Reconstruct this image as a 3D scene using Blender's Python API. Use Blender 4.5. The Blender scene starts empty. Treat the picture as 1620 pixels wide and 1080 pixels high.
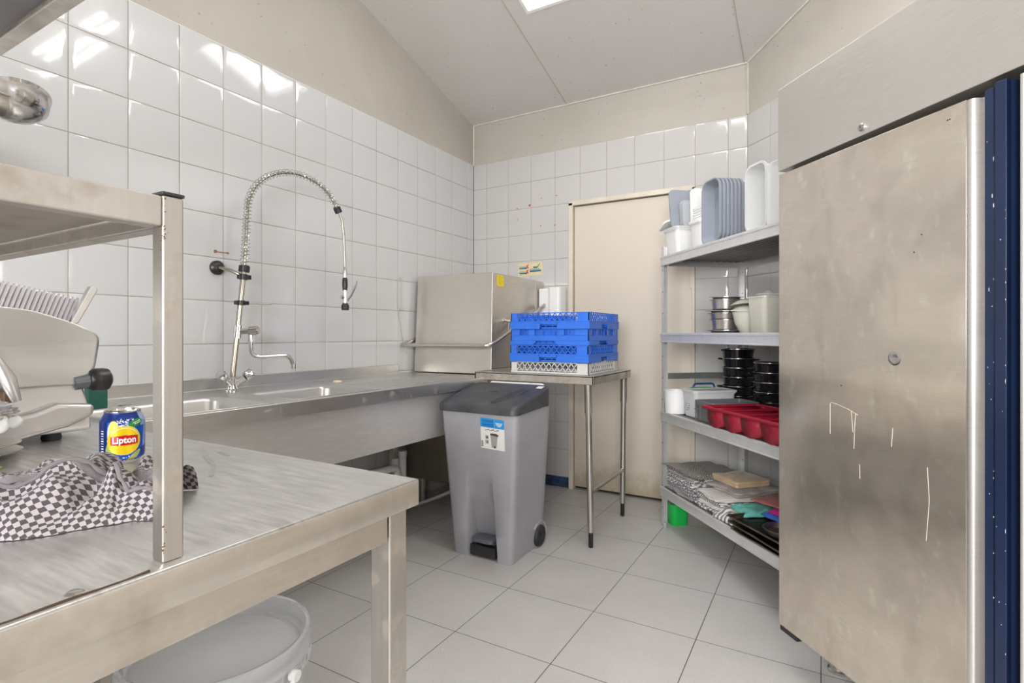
import bpy, math, random
from mathutils import Matrix, Vector, noise
from math import sin, cos, pi, radians, atan2, sqrt

sc = bpy.context.scene
COL = sc.collection
random.seed(7)

# ------------------------------------------------------------------ camera
CAMH = 1.1257
YAW = 0.523982
cam_d = bpy.data.cameras.new('camera')
cam_d.sensor_width = 36.0
cam_d.lens = 850.97 / 1620 * 36
cam_d.shift_y = -12.11 / 1620
cam_d.clip_start = 0.02
cam = bpy.data.objects.new('camera', cam_d)
COL.objects.link(cam)
cam.location = (0, 0, CAMH)
cam.rotation_euler = (pi / 2, 0, YAW)
sc.camera = cam

# ------------------------------------------------------------------ world, exposure
w = bpy.data.worlds.new('world')
sc.world = w
w.use_nodes = True
bg = w.node_tree.nodes['Background']
bg.inputs[0].default_value = (0.80, 0.90, 1.0, 1)
bg.inputs[1].default_value = 0.3
w.cycles.sampling_method = 'NONE'
sc.view_settings.view_transform = 'Standard'
sc.view_settings.look = 'None'
sc.view_settings.gamma = 1
sc.view_settings.use_curve_mapping = False
sc.view_settings.exposure = 0.80
sc.cycles.max_bounces = 10
sc.cycles.diffuse_bounces = 5
sc.cycles.glossy_bounces = 5
sc.cycles.transmission_bounces = 8
sc.cycles.use_denoising = True
sc.cycles.sample_clamp_indirect = 3
sc.cycles.use_adaptive_sampling = False
sc.cycles.blur_glossy = 2.0
sc.cycles.use_light_tree = True

CZ0, CSL = 2.803, 0.291          # ceiling: z = CZ0 + CSL*(3.6-y)
def ceil_z(y): return CZ0 + CSL * (3.6 - y)

def area(name, loc, rot, sx, sy, power, color, spread=None):
    d = bpy.data.lights.new(name, 'AREA')
    d.shape = 'RECTANGLE'; d.size = sx; d.size_y = sy
    d.energy = power; d.color = color
    if spread: d.spread = spread
    o = bpy.data.objects.new(name, d)
    COL.objects.link(o)
    o.location = loc; o.rotation_euler = rot
    return o
TILT = -math.atan(CSL)
# fill light set in an added, unseen window behind the camera
area('added_window_fill', (0.35, -2.24, 1.75), (pi / 2, 0, 0), 2.2, 1.2, 130, (0.985, 0.985, 1.0))
# twin tube fixtures: one over the aisle, one added behind the camera as fill
TUBES = [(-0.25, 1.8), (0.0, -0.45)]
PANEL_GLOW = 2.5       # emission of the recessed square ceiling light
TUBE_GLOW = 40       # emission of the bare tubes; they light the room themselves
area('panel_light', (-1.226, 2.52, ceil_z(2.52) + .046), (TILT, 0, 0), 0.56, 0.58, 3, (0.97, 0.98, 1.0))

# ------------------------------------------------------------------ materials
def _nt(name):
    m = bpy.data.materials.new(name)
    m.use_nodes = True
    nt = m.node_tree
    return m, nt, nt.nodes['Principled BSDF']

def N(nt, t, **kw):
    n = nt.nodes.new(t)
    for k, v in kw.items():
        if k == 'inp':
            for a, b in v.items(): n.inputs[a].default_value = b
        else: setattr(n, k, v)
    return n

def coords(nt, scale=(1, 1, 1), kind='Object', rot=(0, 0, 0)):
    tc = N(nt, 'ShaderNodeTexCoord')
    mp = N(nt, 'ShaderNodeMapping')
    mp.inputs['Scale'].default_value = scale
    mp.inputs['Rotation'].default_value = rot
    nt.links.new(tc.outputs[kind], mp.inputs[0])
    return mp.outputs[0]

def ramp(nt, src, stops):
    r = N(nt, 'ShaderNodeValToRGB')
    e = r.color_ramp.elements
    while len(e) < len(stops): e.new(0.5)
    for i, (p, c) in enumerate(stops):
        e[i].position = p
        e[i].color = c if len(c) == 4 else (*c, 1)
    nt.links.new(src, r.inputs[0])
    return r.outputs[0]

def mixc(nt, fac, a, b):
    m = N(nt, 'ShaderNodeMix', data_type='RGBA')
    for inp, val in ((m.inputs[0], fac), (m.inputs[6], a), (m.inputs[7], b)):
        if hasattr(val, 'is_linked') or hasattr(val, 'links'): nt.links.new(val, inp)
        elif isinstance(val, (int, float)): inp.default_value = val
        else: inp.default_value = (*val, 1) if len(val) == 3 else val
    return m.outputs[2]

def g(v): return (v, v, v)

def plain(name, col, rough=0.5, metal=0.0, var=0.0, vscale=8, bump=0.0, bscale=60, spec=0.5, coat=0.0, sheen=0.0, sss=0.0):
    m, nt, b = _nt(name)
    b.inputs['Base Color'].default_value = (*col, 1)
    b.inputs['Roughness'].default_value = rough
    b.inputs['Metallic'].default_value = metal
    b.inputs['Specular IOR Level'].default_value = spec
    b.inputs['Coat Weight'].default_value = coat
    b.inputs['Sheen Weight'].default_value = sheen
    if sss:
        b.inputs['Subsurface Weight'].default_value = sss
        b.inputs['Subsurface Radius'].default_value = (0.02, 0.02, 0.02)
    if var or bump:
        c = coords(nt)
    if var:
        n = N(nt, 'ShaderNodeTexNoise', inp={'Scale': vscale, 'Detail': 5.0, 'Roughness': 0.6})
        nt.links.new(c, n.inputs['Vector'])
        f = ramp(nt, n.outputs[0], [(0.3, g(0)), (0.7, g(1))])
        o = mixc(nt, f, tuple(max(0, x * (1 - var)) for x in col), tuple(min(1, x * (1 + var)) for x in col))
        nt.links.new(o, b.inputs['Base Color'])
    if bump:
        n = N(nt, 'ShaderNodeTexNoise', inp={'Scale': bscale, 'Detail': 4.0})
        nt.links.new(c, n.inputs['Vector'])
        bp = N(nt, 'ShaderNodeBump', inp={'Strength': bump, 'Distance': 0.002})
        nt.links.new(n.outputs[0], bp.inputs['Height'])
        nt.links.new(bp.outputs[0], b.inputs['Normal'])
    return m

def steel(name, col=(0.60, 0.585, 0.56), rough=0.30, brush=(1, 1, 40), grime=0.0, gcol=(0.30, 0.23, 0.15), gscale=7, bump=0.05, wavy=0.0, streak=0.25, blotch=0.08, metal=0.84, smudge=0.0):
    """Stainless steel with brush lines, faint blotches and optional brown grime."""
    m, nt, b = _nt(name)
    b.inputs['Metallic'].default_value = metal
    c = coords(nt, tuple(3.2 * s for s in brush))
    n = N(nt, 'ShaderNodeTexNoise', inp={'Scale': 4.0, 'Detail': 2.0, 'Roughness': 0.5})
    nt.links.new(c, n.inputs['Vector'])
    c2 = coords(nt)
    n2 = N(nt, 'ShaderNodeTexNoise', inp={'Scale': 5.0, 'Detail': 5.0, 'Roughness': 0.6})
    nt.links.new(c2, n2.inputs['Vector'])
    cc = mixc(nt, ramp(nt, n.outputs[0], [(0.3, g(0)), (0.7, g(1))]), tuple(x * (1 - 0.3 * streak) for x in col), tuple(min(1, x * (1 + 0.25 * streak)) for x in col))
    cc = mixc(nt, ramp(nt, n2.outputs[0], [(0.25, g(0)), (0.75, g(1))]), cc, tuple(x * (1 - blotch) for x in col))
    if smudge:
        c5 = coords(nt, (1, 1, .6))
        n5 = N(nt, 'ShaderNodeTexNoise', inp={'Scale': 7.0, 'Detail': 3.0, 'Roughness': 0.55, 'Distortion': 0.6})
        nt.links.new(c5, n5.inputs['Vector'])
        cc = mixc(nt, ramp(nt, n5.outputs[0], [(0.50, g(0)), (0.66, g(smudge))]), cc, tuple(x * 0.62 for x in col))
        n6 = N(nt, 'ShaderNodeTexNoise', inp={'Scale': 22.0, 'Detail': 3.0, 'Roughness': 0.6})
        nt.links.new(c5, n6.inputs['Vector'])
        cc = mixc(nt, ramp(nt, n6.outputs[0], [(0.58, g(0)), (0.75, g(smudge))]), cc, tuple(min(1, x * 1.35) for x in col))
    # roughness
    mr = N(nt, 'ShaderNodeMapRange', inp={'From Min': 0.25, 'From Max': 0.75, 'To Min': rough * 0.88, 'To Max': rough * 1.15})
    nt.links.new(n2.outputs[0], mr.inputs['Value'])
    rr = mr.outputs[0]
    if grime:
        n3 = N(nt, 'ShaderNodeTexNoise', inp={'Scale': float(gscale), 'Detail': 4.0, 'Roughness': 0.5})
        nt.links.new(c2, n3.inputs['Vector'])
        f = ramp(nt, n3.outputs[0], [(0.60 - 0.16 * grime, g(0)), (0.86 - 0.1 * grime, g(0.75))])
        cc = mixc(nt, f, cc, gcol)
        mm = N(nt, 'ShaderNodeMath', operation='MULTIPLY_ADD')
        nt.links.new(f, mm.inputs[0]); mm.inputs[1].default_value = 0.3
        nt.links.new(rr, mm.inputs[2]); rr = mm.outputs[0]
        mm2 = N(nt, 'ShaderNodeMath', operation='MULTIPLY_ADD')
        nt.links.new(f, mm2.inputs[0]); mm2.inputs[1].default_value = -0.6; mm2.inputs[2].default_value = 1.0
        nt.links.new(mm2.outputs[0], b.inputs['Metallic'])
    nt.links.new(cc, b.inputs['Base Color'])
    nt.links.new(rr, b.inputs['Roughness'])
    bp = N(nt, 'ShaderNodeBump', inp={'Strength': bump, 'Distance': 0.0006})
    nt.links.new(n.outputs[0], bp.inputs['Height'])
    last = bp.outputs[0]
    if wavy:
        n4 = N(nt, 'ShaderNodeTexNoise', inp={'Scale': 1.6, 'Detail': 1.0})
        c4 = coords(nt, (0.5, 0.5, 2.2)); nt.links.new(c4, n4.inputs['Vector'])
        bp2 = N(nt, 'ShaderNodeBump', inp={'Strength': wavy, 'Distance': 0.02})
        nt.links.new(n4.outputs[0], bp2.inputs['Height'])
        nt.links.new(last, bp2.inputs['Normal'])
        last = bp2.outputs[0]
    nt.links.new(last, b.inputs['Normal'])
    return m

def clearplastic(name, col=(0.9, 0.92, 0.93), rough=0.3, trans=0.75, alpha=1.0, ior=1.25):
    m, nt, b = _nt(name)
    b.inputs['Base Color'].default_value = (*col, 1)
    b.inputs['Roughness'].default_value = rough
    b.inputs['Transmission Weight'].default_value = trans
    b.inputs['IOR'].default_value = ior
    b.inputs['Alpha'].default_value = alpha
    return m

def cloth(name, cols, kind='plain', scale=100, rot=(0, 0, 0), uv=False, size2=None, sheen=0.1):
    m, nt, b = _nt(name)
    b.inputs['Roughness'].default_value = 0.92
    b.inputs['Specular IOR Level'].default_value = 0.15
    b.inputs['Sheen Weight'].default_value = sheen
    c = coords(nt, kind='UV' if uv else 'Object', rot=rot)
    if kind == 'checker':
        t = N(nt, 'ShaderNodeTexChecker', inp={'Scale': float(scale)})
        # soften with a little noise so that the woven squares look irregular
        n = N(nt, 'ShaderNodeTexNoise', inp={'Scale': scale * 1.7, 'Detail': 2.0})
        nt.links.new(c, n.inputs['Vector'])
        va = N(nt, 'ShaderNodeVectorMath', operation='SCALE'); va.inputs['Scale'].default_value = 0.12 / scale
        nt.links.new(n.outputs['Color'], va.inputs[0])
        vb = N(nt, 'ShaderNodeVectorMath', operation='ADD')
        nt.links.new(c, vb.inputs[0]); nt.links.new(va.outputs[0], vb.inputs[1])
        nt.links.new(vb.outputs[0], t.inputs['Vector'])
        t.inputs['Color1'].default_value = (*cols[0], 1); t.inputs['Color2'].default_value = (*cols[1], 1)
        out = t.outputs[0]
    elif kind == 'stripe':
        t = N(nt, 'ShaderNodeTexWave', inp={'Scale': float(scale), 'Distortion': 2.0, 'Detail': 1.0, 'Detail Scale': 0.6})
        t.bands_direction = 'X'
        nt.links.new(c, t.inputs['Vector'])
        out = mixc(nt, ramp(nt, t.outputs[1], [(0.42, g(0)), (0.58, g(1))]), cols[0], cols[1])
    else:
        n = N(nt, 'ShaderNodeTexNoise', inp={'Scale': 9.0, 'Detail': 4.0})
        nt.links.new(c, n.inputs['Vector'])
        out = mixc(nt, n.outputs[0], cols[0], cols[-1])
    nt.links.new(out, b.inputs['Base Color'])
    n = N(nt, 'ShaderNodeTexNoise', inp={'Scale': 350.0 if not uv else 900.0, 'Detail': 2.0})
    nt.links.new(c, n.inputs['Vector'])
    bp = N(nt, 'ShaderNodeBump', inp={'Strength': 0.35, 'Distance': 0.002})
    nt.links.new(n.outputs[0], bp.inputs['Height'])
    nt.links.new(bp.outputs[0], b.inputs['Normal'])
    return m

def plaster(name, a, bcol):
    m, nt, b = _nt(name)
    c = coords(nt)
    n = N(nt, 'ShaderNodeTexNoise', inp={'Scale': 1.6, 'Detail': 6.0, 'Roughness': 0.65})
    nt.links.new(c, n.inputs['Vector'])
    n2 = N(nt, 'ShaderNodeTexNoise', inp={'Scale': 45.0, 'Detail': 5.0})
    nt.links.new(c, n2.inputs['Vector'])
    o = mixc(nt, ramp(nt, n.outputs[0], [(0.35, g(0)), (0.68, g(1))]), a, bcol)
    n3 = N(nt, 'ShaderNodeTexNoise', inp={'Scale': 60.0, 'Detail': 0.0})
    nt.links.new(c, n3.inputs['Vector'])
    o = mixc(nt, ramp(nt, n3.outputs[0], [(0.83, g(0)), (0.86, g(1))]), o, tuple(x * 0.6 for x in a))
    nt.links.new(o, b.inputs['Base Color'])
    b.inputs['Roughness'].default_value = 0.7
    b.inputs['Specular IOR Level'].default_value = 0.3
    bp = N(nt, 'ShaderNodeBump', inp={'Strength': 0.25, 'Distance': 0.003})
    nt.links.new(n2.outputs[0], bp.inputs['Height'])
    nt.links.new(bp.outputs[0], b.inputs['Normal'])
    return m

def floor_mat():
    m, nt, b = _nt('floor_tiles')
    c = coords(nt)
    sep = N(nt, 'ShaderNodeSeparateXYZ'); nt.links.new(c, sep.inputs[0])
    def line(sock, off):
        a = N(nt, 'ShaderNodeMath', operation='ADD'); nt.links.new(sock, a.inputs[0]); a.inputs[1].default_value = off
        d = N(nt, 'ShaderNodeMath', operation='DIVIDE'); nt.links.new(a.outputs[0], d.inputs[0]); d.inputs[1].default_value = 0.4
        f = N(nt, 'ShaderNodeMath', operation='FRACT'); nt.links.new(d.outputs[0], f.inputs[0])
        s = N(nt, 'ShaderNodeMath', operation='SUBTRACT'); nt.links.new(f.outputs[0], s.inputs[0]); s.inputs[1].default_value = 0.5
        ab = N(nt, 'ShaderNodeMath', operation='ABSOLUTE'); nt.links.new(s.outputs[0], ab.inputs[0])
        gt = N(nt, 'ShaderNodeMath', operation='GREATER_THAN'); nt.links.new(ab.outputs[0], gt.inputs[0]); gt.inputs[1].default_value = 0.5 - 0.0038
        fl = N(nt, 'ShaderNodeMath', operation='FLOOR'); nt.links.new(d.outputs[0], fl.inputs[0])
        return gt.outputs[0], fl.outputs[0]
    lx, fx = line(sep.outputs[0], 8 + 0.005)
    ly, fy = line(sep.outputs[1], 8 - 0.055)
    mx = N(nt, 'ShaderNodeMath', operation='MAXIMUM'); nt.links.new(lx, mx.inputs[0]); nt.links.new(ly, mx.inputs[1])
    cb = N(nt, 'ShaderNodeCombineXYZ'); nt.links.new(fx, cb.inputs[0]); nt.links.new(fy, cb.inputs[1])
    wn = N(nt, 'ShaderNodeTexWhiteNoise', noise_dimensions='2D'); nt.links.new(cb.outputs[0], wn.inputs['Vector'])
    n = N(nt, 'ShaderNodeTexNoise', inp={'Scale': 260.0, 'Detail': 3.0, 'Roughness': 0.7}); nt.links.new(c, n.inputs['Vector'])
    n2 = N(nt, 'ShaderNodeTexNoise', inp={'Scale': 3.0, 'Detail': 7.0, 'Roughness': 0.7}); nt.links.new(c, n2.inputs['Vector'])
    o = mixc(nt, ramp(nt, n.outputs[0], [(0.35, g(0)), (0.65, g(1))]), (0.45, 0.435, 0.42), (0.62, 0.605, 0.59))
    o = mixc(nt, ramp(nt, n2.outputs[0], [(0.35, g(0)), (0.8, g(0.6))]), o, (0.42, 0.40, 0.375))
    k = N(nt, 'ShaderNodeMath', operation='MULTIPLY'); nt.links.new(wn.outputs[0], k.inputs[0]); k.inputs[1].default_value = 0.35
    o = mixc(nt, k.outputs[0], o, (0.56, 0.545, 0.53))
    n4 = N(nt, 'ShaderNodeTexNoise', inp={'Scale': 38.0, 'Detail': 1.0}); nt.links.new(c, n4.inputs['Vector'])
    o = mixc(nt, ramp(nt, n4.outputs[0], [(0.775, g(0)), (0.79, g(1))]), o, (0.62, 0.58, 0.50))
    o = mixc(nt, mx.outputs[0], o, (0.085, 0.075, 0.065))
    nt.links.new(o, b.inputs['Base Color'])
    mr = N(nt, 'ShaderNodeMapRange', inp={'To Min': 0.33, 'To Max': 0.6}); nt.links.new(n2.outputs[0], mr.inputs['Value'])
    nt.links.new(mr.outputs[0], b.inputs['Roughness'])
    bp = N(nt, 'ShaderNodeBump', inp={'Strength': 0.5, 'Distance': 0.002}, invert=True)
    nt.links.new(mx.outputs[0], bp.inputs['Height']); nt.links.new(bp.outputs[0], b.inputs['Normal'])
    return m

def door_mat():
    m, nt, b = _nt('door_paint')
    c = coords(nt)
    sep = N(nt, 'ShaderNodeSeparateXYZ'); nt.links.new(c, sep.inputs[0])
    n = N(nt, 'ShaderNodeTexNoise', inp={'Scale': 9.0, 'Detail': 8.0, 'Roughness': 0.7}); nt.links.new(c, n.inputs['Vector'])
    # dirt splashed up from the floor
    mr = N(nt, 'ShaderNodeMapRange', inp={'From Min': 0.02, 'From Max': 0.34, 'To Min': 0.30, 'To Max': -0.25}); nt.links.new(sep.outputs[2], mr.inputs['Value'])
    ad = N(nt, 'ShaderNodeMath', operation='ADD'); nt.links.new(mr.outputs[0], ad.inputs[0]); nt.links.new(n.outputs[0], ad.inputs[1])
    f = ramp(nt, ad.outputs[0], [(0.50, g(0)), (0.85, g(0.75))])
    n2 = N(nt, 'ShaderNodeTexNoise', inp={'Scale': 2.0, 'Detail': 4.0}); nt.links.new(c, n2.inputs['Vector'])
    o = mixc(nt, n2.outputs[0], (0.58, 0.515, 0.43), (0.62, 0.56, 0.48))
    o = mixc(nt, f, o, (0.36, 0.29, 0.17))
    nt.links.new(o, b.inputs['Base Color'])
    b.inputs['Roughness'].default_value = 0.5
    return m

M = {}
M['tile'] = plain('white_glazed_tile', (0.545, 0.545, 0.545), 0.07, spec=0.5)
M['tile_b'] = plain('off_white_glazed_tile', (0.50, 0.487, 0.475), 0.10, spec=0.5)
M['grout'] = plain('tile_grout', (0.36, 0.32, 0.26), 0.9, var=0.25, vscale=3)
M['plaster'] = plaster('wall_plaster', (0.455, 0.425, 0.38), (0.41, 0.38, 0.335))
M['ceiling'] = plaster('ceiling_board', (0.60, 0.575, 0.55), (0.57, 0.545, 0.515))
M['seam'] = plain('ceiling_seam', (0.42, 0.38, 0.32), 0.8)
M['white_paint'] = plain('white_gloss_paint', (0.80, 0.78, 0.73), 0.4)
M['caulk'] = plain('old_caulk', (0.56, 0.53, 0.47), 0.6, var=0.15, vscale=9)
M['frame_paint'] = plain('cream_frame_paint', (0.62, 0.56, 0.46), 0.45, var=0.12, vscale=6)
M['floor'] = floor_mat()
M['door'] = door_mat()
M['dark'] = plain('dark_gap', (0.02, 0.018, 0.015), 0.8)
M['blue_plinth'] = plain('old_blue_plinth', (0.018, 0.04, 0.10), 0.7, var=0.9, vscale=14, bump=0.6, bscale=40)
M['red_mark'] = plain('red_mark', (0.55, 0.05, 0.04), 0.6)
M['steel_top'] = steel('steel_worktop', (0.72, 0.705, 0.685), 0.34, (1, 9, 1), streak=0.9, blotch=.14, smudge=.25)
M['steel_table'] = steel('steel_table_frame', (0.68, 0.635, 0.57), 0.34, (14, 1, 14), grime=0.70, gcol=(0.27, 0.205, 0.135), gscale=11, smudge=0.4)
M['steel_up'] = steel('steel_upright', (0.62, 0.59, 0.55), 0.34, (12, 12, 1), grime=0.35, gcol=(0.30, 0.23, 0.15), gscale=26)
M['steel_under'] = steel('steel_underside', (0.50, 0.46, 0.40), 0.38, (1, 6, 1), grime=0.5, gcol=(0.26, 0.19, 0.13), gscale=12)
M['steel_sink'] = steel('steel_sink', (0.66, 0.65, 0.63), 0.34, (9, 1, 9), grime=0.05, gcol=(0.55, 0.53, 0.5), gscale=22)
M['steel_dw'] = steel('steel_hood', (0.58, 0.545, 0.49), 0.34, (1, 1, 12), bump=0.04, blotch=0.05)
M['steel_dark'] = steel('steel_dull', (0.40, 0.35, 0.29), 0.4, (1, 1, 10), grime=0.3, gcol=(0.2, 0.15, 0.1))
M['steel_fridge'] = steel('steel_fridge_door', (0.80, 0.725, 0.63), 0.15, (1, 1, 30), grime=0.0, wavy=0.5, bump=0.02, blotch=0.20, metal=0.86, smudge=0.45)
M['steel_header'] = steel('steel_fridge_header', (0.72, 0.695, 0.665), 0.34, (1, 1, 18), bump=0.04)
M['steel_tube'] = steel('steel_tube', (0.55, 0.52, 0.48), 0.21, (1, 1, 1), streak=0.1)
M['chrome'] = plain('chrome', (0.62, 0.615, 0.61), 0.12, 1.0)
M['pipe'] = steel('worn_nickel_pipe', (0.42, 0.385, 0.325), 0.21, (1, 1, 1), streak=0.2)
M['alu'] = plain('anodised_aluminium', (0.74, 0.74, 0.735), 0.38, 0.5, var=0.05, vscale=20)
M['galv'] = plain('shade_dark_galvanised_sheet', (0.20, 0.20, 0.19), 0.45, 0.4, var=0.15, vscale=12)  # dark grey holds the shade under the shelves; end braces are dark metal
M['alu_cast'] = steel('cast_aluminium', (0.62, 0.61, 0.60), 0.35, (1, 1, 1), bump=0.05, streak=0.1)
M['black'] = plain('black_plastic', (0.015, 0.015, 0.016), 0.35)
M['black_rub'] = plain('black_rubber', (0.025, 0.025, 0.026), 0.6)
M['enamel'] = plain('black_enamel', (0.010, 0.010, 0.012), 0.10, var=0.4, vscale=30)
M['rim_steel'] = plain('bare_rim', (0.70, 0.69, 0.67), 0.2, 1.0)
M['bin_grey'] = plain('grey_bin_plastic', (0.36, 0.36, 0.39), 0.42, var=0.07, vscale=5, bump=0.1, bscale=300)
M['bin_lid'] = plain('charcoal_lid_plastic', (0.055, 0.056, 0.062), 0.45, var=0.35, vscale=9, bump=0.1, bscale=200)
M['blue'] = plain('blue_rack_plastic', (0.03, 0.16, 0.70), 0.38, var=0.08, vscale=20)
M['rack_grey'] = plain('light_grey_rack_plastic', (0.60, 0.60, 0.57), 0.45, var=0.05)
M['navy'] = plain('navy_painted_strip', (0.010, 0.020, 0.058), 0.28, var=0.15, vscale=5)
M['chip'] = plain('chipped_paint', (0.7, 0.7, 0.68), 0.6)
M['white_pl'] = plain('white_plastic', (0.80, 0.80, 0.79), 0.35, sss=0.2)
M['milky'] = clearplastic('milky_plastic', (0.90, 0.91, 0.91), 0.35, 0.45)
M['milky_clear'] = clearplastic('milky_clear_plastic', (0.95, 0.96, 0.97), 0.22, 0.80, ior=1.12)
M['frost'] = clearplastic('frosted_plastic', (0.85, 0.86, 0.88), 0.30, 0.55)
M['cream_pl'] = plain('cream_plastic', (0.80, 0.66, 0.50), 0.4, sss=0.2)
M['bluegrey'] = plain('blue_grey_tray_plastic', (0.27, 0.295, 0.345), 0.42)
M['bluegrey_l'] = plain('light_grey_lid_plastic', (0.40, 0.415, 0.44), 0.42)
M['grey_crate'] = plain('grey_crate_plastic', (0.14, 0.14, 0.15), 0.4)
M['red'] = plain('dark_red_plastic', (0.30, 0.010, 0.03), 0.33)
M['green_pl'] = plain('green_plastic', (0.01, 0.50, 0.08), 0.35, sss=0.15)
M['green_dark'] = plain('dark_green', (0.01, 0.09, 0.06), 0.5)
M['yellow_pl'] = clearplastic('yellow_green_plastic', (0.72, 0.72, 0.30), 0.35, 0.35)
M['rim_blue'] = plain('dark_blue_rim', (0.015, 0.06, 0.20), 0.35)
M['ivory'] = plain('ivory_ceramic', (0.66, 0.64, 0.56), 0.25, var=0.05)
M['yellow'] = plain('yellow_label', (0.85, 0.66, 0.02), 0.6)
M['paper'] = plain('white_paper', (0.80, 0.79, 0.75), 0.6)
M['lab_blue'] = plain('blue_print', (0.02, 0.30, 0.70), 0.5)
M['lab_ltblue'] = plain('light_blue_print', (0.25, 0.55, 0.85), 0.5)
M['ink'] = plain('dark_print', (0.06, 0.06, 0.06), 0.6)
M['midgrey'] = plain('grey_print', (0.35, 0.35, 0.34), 0.6)
M['stick'] = plain('aged_sticker', (0.66, 0.57, 0.33), 0.6, var=0.1, vscale=30)
M['st_red'] = plain('red_print', (0.60, 0.03, 0.02), 0.6)
M['st_green'] = plain('green_print', (0.02, 0.35, 0.08), 0.6)
M['st_blue'] = plain('teal_print', (0.03, 0.16, 0.24), 0.6)
M['brown_pl'] = plain('brown_bowl', (0.36, 0.25, 0.12), 0.4)
M['film'] = clearplastic('plastic_film', (0.95, 0.95, 0.95), 0.12, 0.7, ior=1.2)
M['leaf'] = plain('leafy_green', (0.20, 0.28, 0.08), 0.5, var=0.4, vscale=40)
M['check'] = cloth('checked_tea_towel', [(0.085, 0.072, 0.078), (0.43, 0.39, 0.40)], 'checker', 1.0, uv=True)
M['hem'] = cloth('striped_hem', [(0.20, 0.18, 0.19), (0.46, 0.42, 0.44)], 'stripe', 0.06, uv=True)
M['check_s'] = cloth('dark_checked_cloth', [(0.06, 0.055, 0.05), (0.40, 0.37, 0.33)], 'checker', 150.0)
M['stripe_s'] = cloth('striped_cloth', [(0.10, 0.095, 0.10), (0.62, 0.60, 0.60)], 'stripe', 28.0, rot=(0, 0.6, 0))
M['stripe_l'] = cloth('light_striped_cloth', [(0.20, 0.19, 0.20), (0.70, 0.68, 0.67)], 'stripe', 14.0, rot=(0, 0.4, 0.3))
M['white_cl'] = cloth('white_cloth', [(0.66, 0.64, 0.60), (0.58, 0.55, 0.50)])
M['grey_cl'] = cloth('grey_beige_cloth', [(0.40, 0.36, 0.32), (0.32, 0.29, 0.26)])
M['beige_cl'] = plain('beige_satin_cloth', (0.50, 0.36, 0.22), 0.36, var=0.15, vscale=10, sheen=0.3)
M['teal_cl'] = cloth('teal_cloth', [(0.09, 0.36, 0.29), (0.14, 0.44, 0.37)])
M['pink_cl'] = cloth('dusty_pink_cloth', [(0.36, 0.13, 0.12), (0.28, 0.10, 0.09)])
M['magenta_cl'] = cloth('magenta_cloth', [(0.62, 0.02, 0.26), (0.5, 0.01, 0.2)])
M['blue_cl'] = cloth('blue_cloth', [(0.06, 0.14, 0.55), (0.04, 0.10, 0.4)])
M['yellow_cl'] = cloth('yellow_cloth', [(0.65, 0.70, 0.04), (0.55, 0.6, 0.03)])
M['tray_dark'] = plain('burnt_baking_tray', (0.03, 0.027, 0.025), 0.25, 0.6, var=0.5, vscale=15)
M['tray_rim'] = steel('worn_tray_rim', (0.42, 0.36, 0.30), 0.34, grime=0.5, gcol=(0.08, 0.06, 0.05), gscale=18)
M['can_blue'] = plain('can_blue', (0.012, 0.10, 0.55), 0.22, 0.4)
M['can_navy'] = plain('can_navy', (0.012, 0.04, 0.22), 0.22, 0.4)
M['can_light'] = plain('can_light_blue', (0.30, 0.42, 0.68), 0.22, 0.4)
M['can_yellow'] = plain('can_yellow', (0.85, 0.62, 0.01), 0.25, 0.25)
M['can_lemon'] = plain('can_lemon', (0.85, 0.66, 0.10), 0.25, 0.25)
M['can_olive'] = plain('can_olive', (0.42, 0.50, 0.12), 0.25, 0.25)
M['can_red'] = plain('can_red', (0.60, 0.01, 0.02), 0.25, 0.25)
M['can_green'] = plain('can_green', (0.02, 0.26, 0.04), 0.25, 0.25)
M['can_white'] = plain('can_white', (0.82, 0.82, 0.80), 0.3)
M['glow_tube'] = None
_m, _nt_, _b = _nt('fluorescent_tube')
_b.inputs['Emission Color'].default_value = (1, 0.985, 0.965, 1); _b.inputs['Emission Strength'].default_value = TUBE_GLOW
_m.cycles.emission_sampling = 'FRONT'
M['glow_tube'] = _m
_m, _nt_, _b = _nt('light_panel')
_b.inputs['Emission Color'].default_value = (0.96, 0.98, 1.0, 1); _b.inputs['Emission Strength'].default_value = PANEL_GLOW
_m.cycles.emission_sampling = 'NONE'
M['glow_panel'] = _m

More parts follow.
